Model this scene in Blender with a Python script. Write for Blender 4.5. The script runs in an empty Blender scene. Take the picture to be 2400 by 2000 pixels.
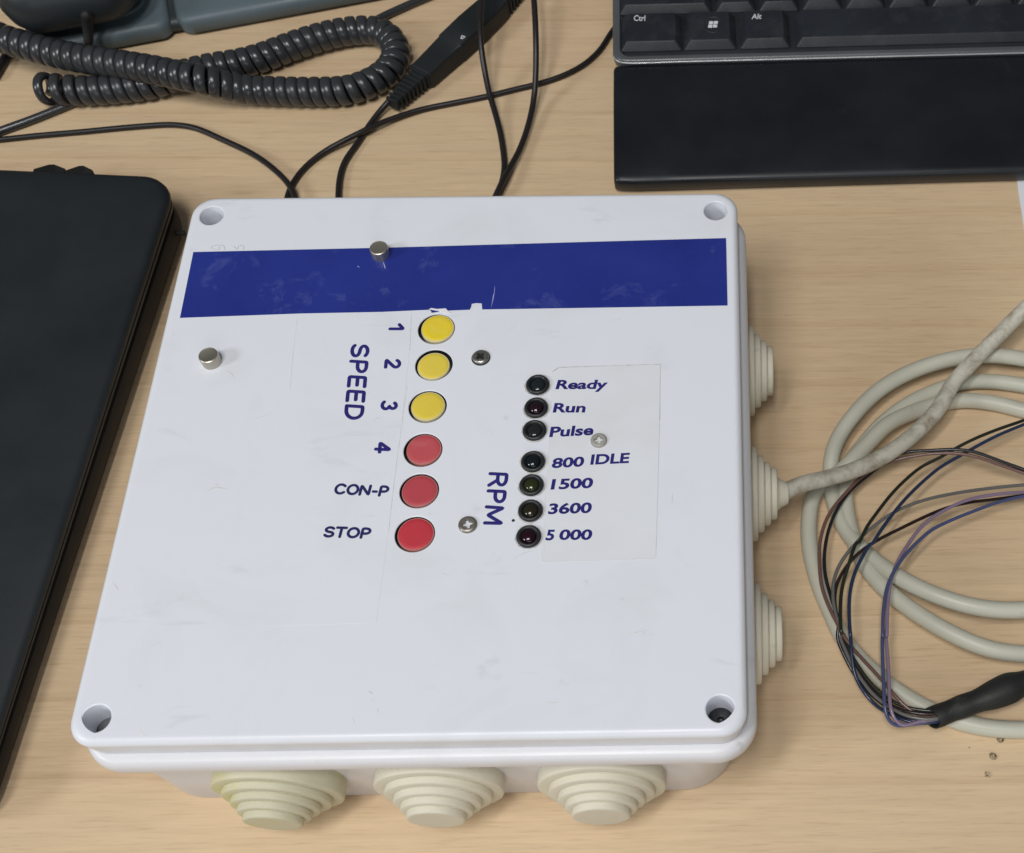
import bpy, bmesh, math, random
from mathutils import Vector, Matrix
from mathutils.geometry import tessellate_polygon, delaunay_2d_cdt
random.seed(7)
scene = bpy.context.scene
COL = scene.collection
MM = 0.001

# ------------------------------------------------------------------ camera
cam_d = bpy.data.cameras.new('camera')
cam = bpy.data.objects.new('camera', cam_d); COL.objects.link(cam)
cam_d.sensor_width = 36.0
cam_d.lens = 47.207
cam_d.shift_x = -0.23012
cam_d.shift_y = 0.05527
cam_d.clip_start = 0.02; cam_d.clip_end = 20.0
CX = Vector((9997.93,-189.31,74.56)).normalized(); CY = -Vector((-128.18,-8706.26,-4917.78)).normalized(); CZ = CX.cross(CY)
M3 = Matrix((CX, CY, CZ)).transposed()
cam.matrix_world = Matrix.Translation(Vector((88.5,-218.5,418.67))*MM) @ M3.to_4x4()
cam_d.dof.use_dof = True; cam_d.dof.focus_distance = 0.425; cam_d.dof.aperture_fstop = 36.0
scene.camera = cam

# ------------------------------------------------------------------ light
w = bpy.data.worlds.new('World'); scene.world = w; w.use_nodes = True
w.node_tree.nodes['Background'].inputs[0].default_value = (0.93, 0.97, 1.0, 1)
w.node_tree.nodes['Background'].inputs[1].default_value = 0.10
def area(name, loc, target, sx, sy, power, col):
    d = bpy.data.lights.new(name, 'AREA'); d.shape = 'RECTANGLE'; d.size = sx; d.size_y = sy
    d.energy = power; d.color = col
    o = bpy.data.objects.new(name, d); COL.objects.link(o); o.location = loc
    o.rotation_euler = (Vector(target) - Vector(loc)).to_track_quat('-Z', 'Y').to_euler()
    return o
area('ceiling_tube_lamp', (-0.42, -0.62, 1.80), (0, 0, 0), 0.16, 0.7, 11.2, (1.0, 0.985, 0.965))
area('ceiling_tube_lamp.001', (0.0, -0.66, 1.84), (0, 0, 0), 0.16, 0.7, 11.2, (1.0, 0.985, 0.965))
area('front_fill_light', (0.25, -1.9, 0.85), (0, 0, 0), 1.5, 0.8, 6.5, (0.96, 0.98, 1.0))  # unseen soft lamp added in front; stands in for the bright room there
area('window_light', (-2.3, -1.0, 1.60), (0, 0, 0), 0.6, 0.6, 25, (0.92, 0.97, 1.0))
vs = scene.view_settings
vs.view_transform = 'Standard'; vs.look = 'None'; vs.exposure = 0.0; vs.gamma = 1.0; vs.use_curve_mapping = False
scene.render.engine = 'CYCLES'

# ------------------------------------------------------------------ materials
def new_mat(name, col, rough=0.5, spec=0.5, metal=0.0, coat=0.0):
    m = bpy.data.materials.new(name); m.use_nodes = True
    b = m.node_tree.nodes['Principled BSDF']
    b.inputs['Base Color'].default_value = (*col, 1)
    b.inputs['Roughness'].default_value = rough
    b.inputs['Metallic'].default_value = metal
    b.inputs['Specular IOR Level'].default_value = spec
    b.inputs['Coat Weight'].default_value = coat
    b.inputs['Coat Roughness'].default_value = 0.15
    return m
class NT:
    """small node-building helper"""
    def __init__(s, m): s.t = m.node_tree; s.b = s.t.nodes['Principled BSDF']
    def n(s, typ, **kw):
        x = s.t.nodes.new(typ)
        for k, v in kw.items(): setattr(x, k, v)
        return x
    def l(s, a, b): s.t.links.new(a, b)
    def coord(s, scale=(1, 1, 1), rot=(0, 0, 0), loc=(0, 0, 0)):
        c = s.n('ShaderNodeNewGeometry'); mp = s.n('ShaderNodeMapping')
        mp.inputs['Scale'].default_value = scale; mp.inputs['Rotation'].default_value = rot; mp.inputs['Location'].default_value = loc
        s.l(c.outputs['Position'], mp.inputs['Vector']); return mp.outputs[0]
    def noise(s, vec, scale, detail=4, rough=0.55, dist=0.0):
        x = s.n('ShaderNodeTexNoise'); x.inputs['Scale'].default_value = scale; x.inputs['Detail'].default_value = detail
        x.inputs['Roughness'].default_value = rough; x.inputs['Distortion'].default_value = dist
        s.l(vec, x.inputs['Vector']); return x.outputs[0]
    def ramp(s, fac, stops):
        r = s.n('ShaderNodeValToRGB'); e = r.color_ramp.elements
        while len(e) < len(stops): e.new(0.5)
        for el, (p, c) in zip(e, stops):
            el.position = p; el.color = (*c, 1) if isinstance(c, tuple) else (c, c, c, 1)
        s.l(fac, r.inputs[0]); return r.outputs[0]
    def mix(s, fac, a, b, mode='MIX'):
        x = s.n('ShaderNodeMix', data_type='RGBA', blend_type=mode)
        for i, v in ((0, fac), (6, a), (7, b)):
            if hasattr(v, 'links'): s.l(v, x.inputs[i])
            elif isinstance(v, tuple): x.inputs[i].default_value = (*v, 1)
            else: x.inputs[i].default_value = v
        return x.outputs[2]
    def bump(s, h, strength, dist):
        x = s.n('ShaderNodeBump'); x.inputs['Strength'].default_value = strength; x.inputs['Distance'].default_value = dist
        s.l(h, x.inputs['Height']); s.l(x.outputs[0], s.b.inputs['Normal'])
    def col(s, c): s.l(c, s.b.inputs['Base Color'])
    def rough(s, c): s.l(c, s.b.inputs['Roughness'])

def speckled(name, col, rough, amt=0.12, scale=900, bump=0.0, spec=0.5, coat=0.0, dirt=None, dscale=60, dmin=0.55, dmax=0.8, rvar=0.1):
    m = new_mat(name, col, rough, spec, coat=coat); t = NT(m)
    v = t.coord()
    n1 = t.noise(v, scale, 3); n2 = t.noise(v, 35, 4)
    a = tuple(c*(1-amt) for c in col); b = tuple(min(1, c*(1+amt)) for c in col)
    c = t.ramp(n2, [(0.3, a), (0.7, b)])
    if dirt:
        d = t.noise(v, dscale, 6, 0.65, 0.4)
        c = t.mix(t.ramp(d, [(dmin, 0.0), (dmax, 1.0)]), c, dirt)
    t.col(c)
    t.rough(t.ramp(n2, [(0.25, max(0.02, rough-rvar)), (0.75, min(1, rough+rvar))]))
    if bump: t.bump(n1, bump, 0.0004)
    return m

MAT = {}
# --- maple laminate desk
m = new_mat('maple_laminate', (0.6, 0.45, 0.27), 0.42, 0.4); t = NT(m)
v1 = t.coord((4.5, 170, 1), (0, 0, 0.012)); v2 = t.coord((1.6, 22, 1), (0, 0, 0.02)); v3 = t.coord((22, 420, 1), (0, 0, 0.012))
a1 = t.noise(v1, 1.0, 6, 0.6, 0.5); a2 = t.noise(v2, 1.0, 4, 0.5, 0.9); a3 = t.noise(v3, 1.0, 3, 0.6)
base = t.ramp(a2, [(0.25, (0.650, 0.470, 0.298)), (0.5, (0.672, 0.503, 0.322)), (0.75, (0.680, 0.516, 0.333))])
lines = t.ramp(a1, [(0.28, (0.89, 0.86, 0.83)), (0.44, (0.975, 0.97, 0.965)), (0.62, (1.01, 1.01, 1.0))])
c = t.mix(0.7, base, lines, 'MULTIPLY')
c = t.mix(0.6, c, t.ramp(a3, [(0.3, 0.88), (0.6, 1.03)]), 'MULTIPLY')
v4 = t.coord((70, 1100, 1), (0, 0, 0.012)); a4 = t.noise(v4, 1.0, 2, 0.7)
c = t.mix(0.75, c, t.ramp(a4, [(0.30, (0.84, 0.80, 0.76)), (0.42, (0.97, 0.965, 0.96)), (0.6, (1.02, 1.02, 1.02))]), 'MULTIPLY')
# thin darker growth lines, widely spaced
wv = t.n('ShaderNodeTexWave', wave_type='BANDS', bands_direction='Y', wave_profile='SAW')
wv.inputs['Scale'].default_value = 11.0; wv.inputs['Distortion'].default_value = 5.0; wv.inputs['Detail'].default_value = 3; wv.inputs['Detail Scale'].default_value = 0.6
t.l(t.coord((0.16, 1, 1), (0, 0, 0.02)), wv.inputs['Vector'])
c = t.mix(0.8, c, t.ramp(wv.outputs[1], [(0.0, (0.90, 0.86, 0.82)), (0.05, (0.95, 0.93, 0.91)), (0.16, (1, 1, 1))]), 'MULTIPLY')
# sparse dark specks of dust
vo = t.n('ShaderNodeTexVoronoi'); vo.inputs['Scale'].default_value = 26.0; t.l(t.coord(), vo.inputs['Vector'])
c = t.mix(t.ramp(vo.outputs['Distance'], [(0.0, 0.7), (0.006, 0.5), (0.010, 0.0)]), c, (0.08, 0.06, 0.04))
t.col(c); t.bump(a3, 0.12, 0.0002); t.rough(t.ramp(a1, [(0.3, 0.5), (0.7, 0.38)]))
MAT['desk'] = m
# --- white enclosure plastic with handling smudges
def white_plastic(name, col, smudge=1.0):
    m = new_mat(name, col, 0.36, 0.45); t = NT(m); v = t.coord()
    n = t.noise(v, 28, 6, 0.62, 0.6); s2 = t.noise(t.coord((30, 90, 30), (0, 0, 0.7)), 1.0, 5, 0.6, 0.8)
    s3 = t.noise(v, 130, 5, 0.6, 0.2)
    c = t.mix(t.ramp(n, [(0.50, 0.0), (0.78, 0.20*smudge)]), col, (0.47, 0.46, 0.44))
    c = t.mix(t.ramp(s2, [(0.62, 0.0), (0.76, 0.30*smudge)]), c, (0.42, 0.42, 0.43))
    c = t.mix(t.ramp(s3, [(0.68, 0.0), (0.76, 0.30*smudge)]), c, (0.35, 0.34, 0.34))
    t.col(c); t.rough(t.ramp(n, [(0.3, 0.28), (0.75, 0.46)])); t.bump(t.noise(v, 420, 3), 0.05, 0.0003)
    return m
MAT['lid'] = white_plastic('white_lid_plastic', (0.755, 0.778, 0.835), 1.0)
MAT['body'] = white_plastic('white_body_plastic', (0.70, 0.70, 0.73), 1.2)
MAT['well'] = speckled('well_plastic', (0.72, 0.73, 0.76), 0.45, 0.03)
MAT['dark_hole'] = speckled('dark_cavity', (0.012, 0.012, 0.013), 0.6, 0.2)
MAT['blue'] = speckled('blue_vinyl_strip', (0.017, 0.031, 0.232), 0.36, 0.10, 700, 0.10, 0.4, dirt=(0.10, 0.13, 0.36), dscale=85, dmin=0.58, dmax=0.90)
MAT['ink'] = speckled('blue_ink', (0.024, 0.021, 0.165), 0.5, 0.15, spec=0.2)
MAT['ghost'] = speckled('worn_grey_print', (0.56, 0.57, 0.58), 0.5, 0.15, spec=0.2)
MAT['navy'] = speckled('navy_ink', (0.020, 0.022, 0.115), 0.5, 0.15, spec=0.2)
MAT['scratch'] = speckled('pale_scratch', (0.40, 0.43, 0.68), 0.7, 0.1)
MAT['paper_white'] = speckled('torn_paper_white', (0.82, 0.81, 0.86), 0.7, 0.05)
m = new_mat('clear_label_film', (0.765, 0.775, 0.79), 0.30, 0.5); t = NT(m)
n = t.noise(t.coord(), 40, 5, 0.6, 0.4); t.col(t.ramp(n, [(0.35, (0.750, 0.77, 0.82)), (0.8, (0.70, 0.71, 0.735))])); MAT['film'] = m
MAT['grime'] = speckled('edge_grime', (0.50, 0.49, 0.47), 0.7, 0.3, dirt=(0.22, 0.21, 0.20), dscale=260, dmin=0.5, dmax=0.75)
MAT['grime_light'] = speckled('light_edge_grime', (0.69, 0.69, 0.685), 0.6, 0.1, dirt=(0.52, 0.52, 0.51), dscale=260, dmin=0.5, dmax=0.75)
def button_mat(name, col, worn):
    return speckled(name, col, 0.45, 0.05, 500, 0.08, 0.35, dirt=worn, dscale=120, dmin=0.55, dmax=0.95)
MAT['yel1'] = button_mat('yellow_cap', (0.80, 0.61, 0.035), (0.80, 0.66, 0.15))
MAT['yel2'] = button_mat('yellow_cap_worn', (0.74, 0.58, 0.075), (0.76, 0.64, 0.20))
MAT['yel3'] = button_mat('yellow_cap_pale', (0.75, 0.58, 0.070), (0.76, 0.62, 0.16))
MAT['red1'] = button_mat('red_cap_faded', (0.50, 0.080, 0.095), (0.58, 0.20, 0.21))
MAT['red2'] = button_mat('red_cap_dull', (0.46, 0.062, 0.080), (0.50, 0.13, 0.15))
MAT['red3'] = button_mat('red_cap_bright', (0.50, 0.038, 0.055), (0.54, 0.12, 0.13))
MAT['yel_rim'] = speckled('button_rim_yellow', (0.72, 0.64, 0.40), 0.3, 0.1)
MAT['red_rim'] = speckled('button_rim_red', (0.50, 0.20, 0.18), 0.3, 0.1)
MAT['led_ring'] = speckled('led_black_holder', (0.016, 0.017, 0.020), 0.42, 0.2, 500, 0.1, dirt=(0.08, 0.08, 0.085), dscale=200, dmin=0.6, dmax=0.9)
for k, cc in enumerate([(0.03, 0.05, 0.055), (0.045, 0.012, 0.026), (0.045, 0.05, 0.048), (0.012, 0.028, 0.036), (0.07, 0.085, 0.022), (0.055, 0.045, 0.022), (0.05, 0.006, 0.020)]):
    MAT['lens%d' % k] = new_mat('led_lens', tuple(c_*0.32 for c_ in cc), 0.15, 0.5, coat=0.15)
MAT['screw'] = speckled('nickel_screw', (0.34, 0.33, 0.31), 0.34, 0.25, 300, 0.1); MAT['screw'].node_tree.nodes['Principled BSDF'].inputs['Metallic'].default_value = 0.85
MAT['screw_dull'] = speckled('dull_screw', (0.28, 0.26, 0.23), 0.42, 0.3, 300, 0.1); MAT['screw_dull'].node_tree.nodes['Principled BSDF'].inputs['Metallic'].default_value = 0.8
MAT['screw_film'] = speckled('filmed_screw', (0.34, 0.325, 0.29), 0.45, 0.15)
MAT['well_screw_grey'] = speckled('well_screw_grey', (0.13, 0.135, 0.14), 0.5, 0.2)
MAT['well_screw'] = speckled('well_screw_black', (0.022, 0.024, 0.028), 0.45, 0.2)
MAT['stud'] = speckled('brushed_stud', (0.50, 0.465, 0.39), 0.38, 0.2, 500, 0.08); MAT['stud'].node_tree.nodes['Principled BSDF'].inputs['Metallic'].default_value = 0.9
MAT['grommet'] = speckled('ivory_rubber', (0.65, 0.615, 0.505), 0.6, 0.05, 600, 0.12, 0.3, dirt=(0.36, 0.35, 0.29), dscale=150, dmin=0.60, dmax=0.92)
MAT['grommet_yellow'] = speckled('yellowed_rubber', (0.60, 0.575, 0.43), 0.6, 0.08, 600, 0.12, 0.3, dirt=(0.56, 0.52, 0.16), dscale=34, dmin=0.46, dmax=0.70)
MAT['beige'] = speckled('beige_cable_jacket', (0.53, 0.525, 0.435), 0.42, 0.05, 400, 0.06, 0.4, dirt=(0.30, 0.29, 0.25), dscale=170, dmin=0.64, dmax=0.85)
MAT['beige_dirty'] = speckled('dirty_cable_jacket', (0.52, 0.50, 0.42), 0.45, 0.10, 400, 0.1, 0.4, dirt=(0.25, 0.215, 0.155), dscale=170, dmin=0.44, dmax=0.72)
MAT['laptop'] = speckled('laptop_soft_black', (0.0105, 0.0145, 0.0180), 0.52, 0.04, 1400, 0.10, 0.42)
MAT['laptop_side'] = speckled('laptop_side_black', (0.013, 0.012, 0.011), 0.6, 0.1, 900, 0.08, 0.2)
MAT['rubber'] = speckled('black_rubber', (0.014, 0.014, 0.014), 0.62, 0.2, 600, 0.1, 0.3)
MAT['kb_black'] = speckled('keyboard_black', (0.013, 0.015, 0.019), 0.46, 0.12, 1500, 0.14, 0.4)
MAT['key'] = speckled('key_black', (0.012, 0.015, 0.021), 0.50, 0.15, 1700, 0.16, 0.42, dirt=(0.035, 0.038, 0.044), dscale=90, dmin=0.5, dmax=0.9)
MAT['palm'] = speckled('palm_rest_black', (0.007, 0.009, 0.013), 0.40, 0.12, 1500, 0.06, 0.42, dirt=(0.03, 0.034, 0.04), dscale=50, dmin=0.62, dmax=0.95)
MAT['bezel'] = speckled('bezel_grey', (0.075, 0.08, 0.086), 0.32, 0.08, 900, 0.04)
MAT['silver'] = speckled('edge_glint_silver', (0.42, 0.43, 0.44), 0.30, 0.08, 900, 0.04); MAT['silver'].node_tree.nodes['Principled BSDF'].inputs['Metallic'].default_value = 0.5  # pale colour painting the bright reflection on the keyboard rim
MAT['legend'] = new_mat('key_legend_white', (0.62, 0.64, 0.66), 0.5)
MAT['phone'] = speckled('phone_blue_grey', (0.098, 0.132, 0.150), 0.48, 0.07, 1300, 0.16, 0.4)
MAT['phone_dark'] = speckled('phone_seam_dark', (0.022, 0.032, 0.036), 0.5, 0.1)
MAT['handset'] = speckled('handset_charcoal', (0.022, 0.027, 0.030), 0.45, 0.1, 1100, 0.1, 0.4)
MAT['coil'] = speckled('coil_cord_charcoal', (0.033, 0.035, 0.039), 0.27, 0.08, 600, 0.05, 0.5)
MAT['cable'] = speckled('black_cable_jacket', (0.013, 0.011, 0.012), 0.42, 0.1, 600, 0.05, 0.45)
MAT['conn'] = speckled('connector_black', (0.013, 0.016, 0.018), 0.55, 0.15, 900, 0.14, 0.35)
MAT['shrink'] = speckled('heat_shrink_black', (0.014, 0.015, 0.014), 0.50, 0.15, 700, 0.10, 0.4, dirt=(0.07, 0.07, 0.065), dscale=110, dmin=0.62, dmax=0.85)
MAT['sheet'] = speckled('white_paper', (0.74, 0.76, 0.80), 0.8, 0.02)
MAT['crumb'] = speckled('brown_crumb', (0.34, 0.26, 0.15), 0.35, 0.4, dirt=(0.05, 0.035, 0.02), dscale=900, dmin=0.45, dmax=0.6)
def wire_mat(name, c): return new_mat(name, c, 0.26, 0.5)
MAT['w_brown'] = wire_mat('wire_brown', (0.15, 0.080, 0.066)); MAT['w_black'] = wire_mat('wire_black', (0.012, 0.013, 0.018))
MAT['w_olive'] = wire_mat('wire_dark_green', (0.016, 0.020, 0.013)); MAT['w_navy'] = wire_mat('wire_navy', (0.016, 0.030, 0.075))
MAT['w_grey'] = wire_mat('wire_grey', (0.135, 0.135, 0.13)); MAT['w_maroon'] = wire_mat('wire_maroon_black', (0.020, 0.011, 0.011))
MAT['w_mauve'] = wire_mat('wire_mauve', (0.23, 0.17, 0.25)); MAT['w_blue'] = wire_mat('wire_blue', (0.060, 0.078, 0.175))

# ------------------------------------------------------------------ building helpers (all coordinates in mm)
def tag(o, label=None, cat=None, group=None, kind=None):
    if label: o['label'] = label
    if cat: o['category'] = cat
    if group: o['group'] = group
    if kind: o['kind'] = kind
    return o
def thing(name, loc, label, cat, group=None):
    o = bpy.data.objects.new(name, None); COL.objects.link(o)
    o.location = Vector(loc)*MM; o.empty_display_size = 0.02
    return tag(o, label, cat, group)
def wloc(o):
    v = Vector(o.location)
    while o.parent: o = o.parent; v += o.location
    return v
def obj(name, verts, faces, mat, parent=None, smooth=35, label=None):
    me = bpy.data.meshes.new(name)
    vs = [Vector(v) for v in verts]
    lo = [min(v[i] for v in vs) for i in range(3)]; hi = [max(v[i] for v in vs) for i in range(3)]
    org = Vector(((lo[0]+hi[0])/2, (lo[1]+hi[1])/2, lo[2]))
    me.from_pydata([(v-org)*MM for v in vs], [], faces); me.update()
    bm = bmesh.new(); bm.from_mesh(me); bmesh.ops.recalc_face_normals(bm, faces=bm.faces); bm.to_mesh(me); bm.free()
    me.polygons.foreach_set('use_smooth', [smooth > 0]*len(me.polygons))
    if smooth > 0: me.set_sharp_from_angle(angle=math.radians(smooth))
    for mm in (mat if isinstance(mat, list) else [mat]): me.materials.append(MAT[mm])
    o = bpy.data.objects.new(name, me); COL.objects.link(o)
    o.location = org*MM
    if parent: o.parent = parent; o.location = org*MM - wloc(parent)
    if label: o['label'] = label
    return o
class MB:
    def __init__(s): s.v = []; s.f = []
    def add(s, vs, fs):
        k = len(s.v); s.v += [tuple(v) for v in vs]; s.f += [tuple(i+k for i in f) for f in fs]; return s
    def xf(s, fn): s.v = [tuple(fn(Vector(v))) for v in s.v]; return s
    def build(s, name, mat, parent=None, smooth=35, label=None): return obj(name, s.v, s.f, mat, parent, smooth, label)
def rrect(hx, hy, r, n=7, cx=0, cy=0):
    r = min(r, hx, hy); out = []
    for sx, sy, a0 in ((1, 1, 0), (-1, 1, 90), (-1, -1, 180), (1, -1, 270)):
        for k in range(n+1):
            a = math.radians(a0 + 90*k/n); out.append((cx+sx*(hx-r)+r*math.cos(a), cy+sy*(hy-r)+r*math.sin(a)))
    return out
def loft(loops, cap0=True, cap1=True):
    """loops: list of equal-length 3D point lists"""
    b = MB(); n = len(loops[0])
    b.v = [tuple(p) for lp in loops for p in lp]
    for i in range(len(loops)-1):
        for k in range(n):
            k2 = (k+1) % n; b.f.append((i*n+k, i*n+k2, (i+1)*n+k2, (i+1)*n+k))
    if cap0: b.f.append(tuple(reversed(range(n))))
    if cap1: b.f.append(tuple(range((len(loops)-1)*n, len(loops)*n)))
    return b
def rr_loft(prof, n=7, cx=0, cy=0, cap0=True, cap1=True):
    """prof: (hx, hy, r, z)"""
    return loft([[(x, y, z) for x, y in rrect(hx, hy, r, n, cx, cy)] for hx, hy, r, z in prof], cap0, cap1)
def lathe(prof, n=40, close=True):
    """prof: (radius, z) about the z axis"""
    return loft([[(r*math.cos(2*math.pi*k/n), r*math.sin(2*math.pi*k/n), z) for k in range(n)] for r, z in prof], close, close)
def catmull(pts, step=1.0):
    P = [Vector(p) for p in pts]
    P = [P[0]*2-P[1]] + P + [P[-1]*2-P[-2]]
    out = []
    for i in range(1, len(P)-2):
        a, b, c, d = P[i-1:i+3]
        # centripetal parameterisation
        t0 = 0; t1 = t0+max(1e-4, (b-a).length)**0.5; t2 = t1+max(1e-4, (c-b).length)**0.5; t3 = t2+max(1e-4, (d-c).length)**0.5
        n = max(2, int((c-b).length/step))
        for k in range(n):
            t = t1+(t2-t1)*k/n
            A1 = a*((t1-t)/(t1-t0))+b*((t-t0)/(t1-t0)); A2 = b*((t2-t)/(t2-t1))+c*((t-t1)/(t2-t1)); A3 = c*((t3-t)/(t3-t2))+d*((t-t2)/(t3-t2))
            B1 = A1*((t2-t)/(t2-t0))+A2*((t-t0)/(t2-t0)); B2 = A2*((t3-t)/(t3-t1))+A3*((t-t1)/(t3-t1))
            out.append(B1*((t2-t)/(t2-t1))+B2*((t-t1)/(t2-t1)))
    out.append(P[-2]); return out
def relax(P, it=6):
    P = [p.copy() for p in P]
    for _ in range(it):
        P = [P[0]] + [(P[i-1]+P[i]*2+P[i+1])/4 for i in range(1, len(P)-1)] + [P[-1]]
    return P
def frames(P):
    T = [(P[min(i+1, len(P)-1)]-P[max(i-1, 0)]).normalized() for i in range(len(P))]
    up = Vector((0, 0, 1)); N = (up - T[0]*up.dot(T[0]))
    if N.length < 1e-3: N = Vector((1, 0, 0)) - T[0]*T[0].x
    N.normalize(); Ns = []
    for t in T:
        N = (N - t*N.dot(t)).normalized(); Ns.append(N)
    return T, Ns, [t.cross(n) for t, n in zip(T, Ns)]
def sweep(P, rad, n=10, flat=1.0, caps=True, tip=True):
    """tube along P; rad number or function of fraction; flat squashes it along the frame normal; tip rounds the ends"""
    T, N, B = frames(P); L = []; m = len(P)
    R = [rad(i/(m-1)) if callable(rad) else rad for i in range(m)]
    def ring(c, i, r): return [c + B[i]*(r*math.cos(2*math.pi*k/n)) + N[i]*(r*flat*math.sin(2*math.pi*k/n)) for k in range(n)]
    if tip:
        for s in (0.15, 0.6, 0.9): L.append(ring(P[0]-T[0]*(R[0]*(1-s*s)**0.5), 0, R[0]*s))
    for i in range(m): L.append(ring(P[i], i, R[i]))
    if tip:
        for s in (0.9, 0.6, 0.15): L.append(ring(P[-1]+T[-1]*(R[-1]*(1-s*s)**0.5), m-1, R[-1]*s))
    return loft(L, caps, caps)
def tube(name, pts, rad, mat, parent=None, step=1.5, n=12, it=4, label=None, flat=1.0):
    return sweep(relax(catmull(pts, step), it), rad, n, flat).build(name, mat, parent, 60, label)
def holed(outer, holes, z):
    """flat face with holes, as triangles"""
    rings = [outer]+holes; P = [Vector((x, y)) for r in rings for x, y in r]; E_ = []; k = 0
    for r in rings: E_ += [(k+i, k+(i+1) % len(r)) for i in range(len(r))]; k += len(r)
    cv, _, cf, _, _, _ = delaunay_2d_cdt(P, E_, [], 0, 1e-6)
    def inside(r, x, y):
        c = False
        for i in range(len(r)):
            (x1, y1), (x2, y2) = r[i], r[i-1]
            if (y1 > y) != (y2 > y) and x < (x2-x1)*(y-y1)/(y2-y1)+x1: c = not c
        return c
    out = []
    for f in cf:
        x = sum(cv[i].x for i in f)/len(f); y = sum(cv[i].y for i in f)/len(f)
        if inside(outer, x, y) and not any(inside(h, x, y) for h in holes): out.append(tuple(f))
    return [(v.x, v.y, z) for v in cv], out
def circ(cx, cy, r, n=36): return [(cx+r*math.cos(2*math.pi*k/n), cy+r*math.sin(2*math.pi*k/n)) for k in range(n)]
def shift(b, x, y, z=0): return b.xf(lambda v: v+Vector((x, y, z)))
def rot2(x, y, a): c, s = math.cos(a), math.sin(a); return x*c-y*s, x*s+y*c

# ------------------------------------------------------------------ the desk
d = rr_loft([(640, 470, 4, -25), (640, 470, 4, -1.0), (639.5, 469.5, 4, -0.3), (638.8, 468.8, 4, 0), (630, 460, 4, 0)], 4, 40, 90).build('desk', 'desk')
tag(d, 'pale maple laminate desk top with fine straight grain', 'desk', kind='structure')

# ------------------------------------------------------------------ the control box
LZ = 63.24
box = thing('control_box', (0, 0, 0), 'white square plastic control box with yellow and red buttons and a blue strip', 'control box')
HX, HY = 93.5, 97.8
prof = [(90.0, 92.6, 15, 0, -1.0), (90.8, 93.4, 16, 0.4, -1.0), (91.3, 93.9, 16.5, 1.5, -1.0), (91.8, 94.4, 16, 20.0, -0.9), (92.0, 94.6, 13, 31.0, -0.9), (92.3, 94.9, 9.5, 38.0, -0.8), (92.7, 95.4, 8, 41.5, -0.4), (93.4, 96.8, 8, 44.2, 0.3), (94.2, 98.6, 9, 45.8, 0.9), (94.7, 99.3, 12, 46.1, 1.0), (95.3, 99.9, 12, 46.5, 1.0),
        (95.5, 100.1, 12, 48.0, 1.0), (95.3, 99.9, 12, 50.2, 1.0), (94.7, 99.3, 11.7, 51.4, 1.0), (93.8, 98.3, 11, 52.0, 0.8), (92.8, 96.9, 10, 52.1, 0.5), (88, 92, 8, 52.1, 0)]
loft([[(x, y, z) for x, y in rrect(hx, hy, r_, 12, cx, 0)] for hx, hy, r_, z, cx in prof]).build('enclosure_base', 'body', box)
# lid shell with wells and button openings
BTN = [(-4.93,41.09),(-4.39,27.01),(-4.84,11.23),(-4.72,-4.61),(-4.41,-19.01),(-4.22,-33.76)]
BTN_R = 5.95
wells = [(-86.0,-89.68),(86.0,-89.68),(86.0,89.68),(-86.0,89.68)]
lp = [(HX-1.6, HY-1.6, 6.5, 52.2), (HX-1.0, HY-1.0, 7, 52.6), (HX-0.6, HY-0.6, 7.2, 56.0)]
for k in range(9):
    a = math.radians(90*k/8); lp.append((HX-2.2+2.2*math.cos(a), HY-2.2+2.2*math.cos(a), 7.5, LZ-2.2+2.2*math.sin(a)))
lp.append((HX-3.0, HY-3.0, 7.2, LZ))
b = rr_loft(lp, 10, 0, 0.6, cap1=False)
WR = 3.95
outer = rrect(HX-3.0, HY-3.0, 7.2, 10, 0, 0.6)
hl = [circ(x, y, WR+0.45) for x, y in wells]+[circ(x, y, BTN_R+0.25, 48) for x, y in BTN]
pv, pf = holed(outer, hl, LZ); b.add(pv, pf)
def wall(b, x, y, prof, n):
    L = [[(px, py, z) for px, py in circ(x, y, r, n)] for r, z in prof]; w_ = loft(L, False, False); b.add(w_.v, w_.f)
for x, y in wells: wall(b, x, y, [(WR+0.45, LZ), (WR+0.13, LZ-0.14), (WR, LZ-0.5), (WR-0.15, LZ-11)], 36)
for x, y in BTN: wall(b, x, y, [(BTN_R+0.25, LZ), (BTN_R+0.06, LZ-0.08), (BTN_R, LZ-0.2), (BTN_R, LZ-0.42)], 48)
b.build('lid', 'lid', box, 30)
for k, (x, y) in enumerate(wells):
    s = lathe([(WR-0.05, LZ-12.5), (WR-0.05, LZ-9.6), (3.2, LZ-9.2), (1.0, LZ-9.1), (0.9, LZ-10.8), (0.05, LZ-11)], 24); shift(s, x, y)
    s.build('lid_screw', 'well_screw_grey' if k == 0 else 'well_screw', box)
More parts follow.
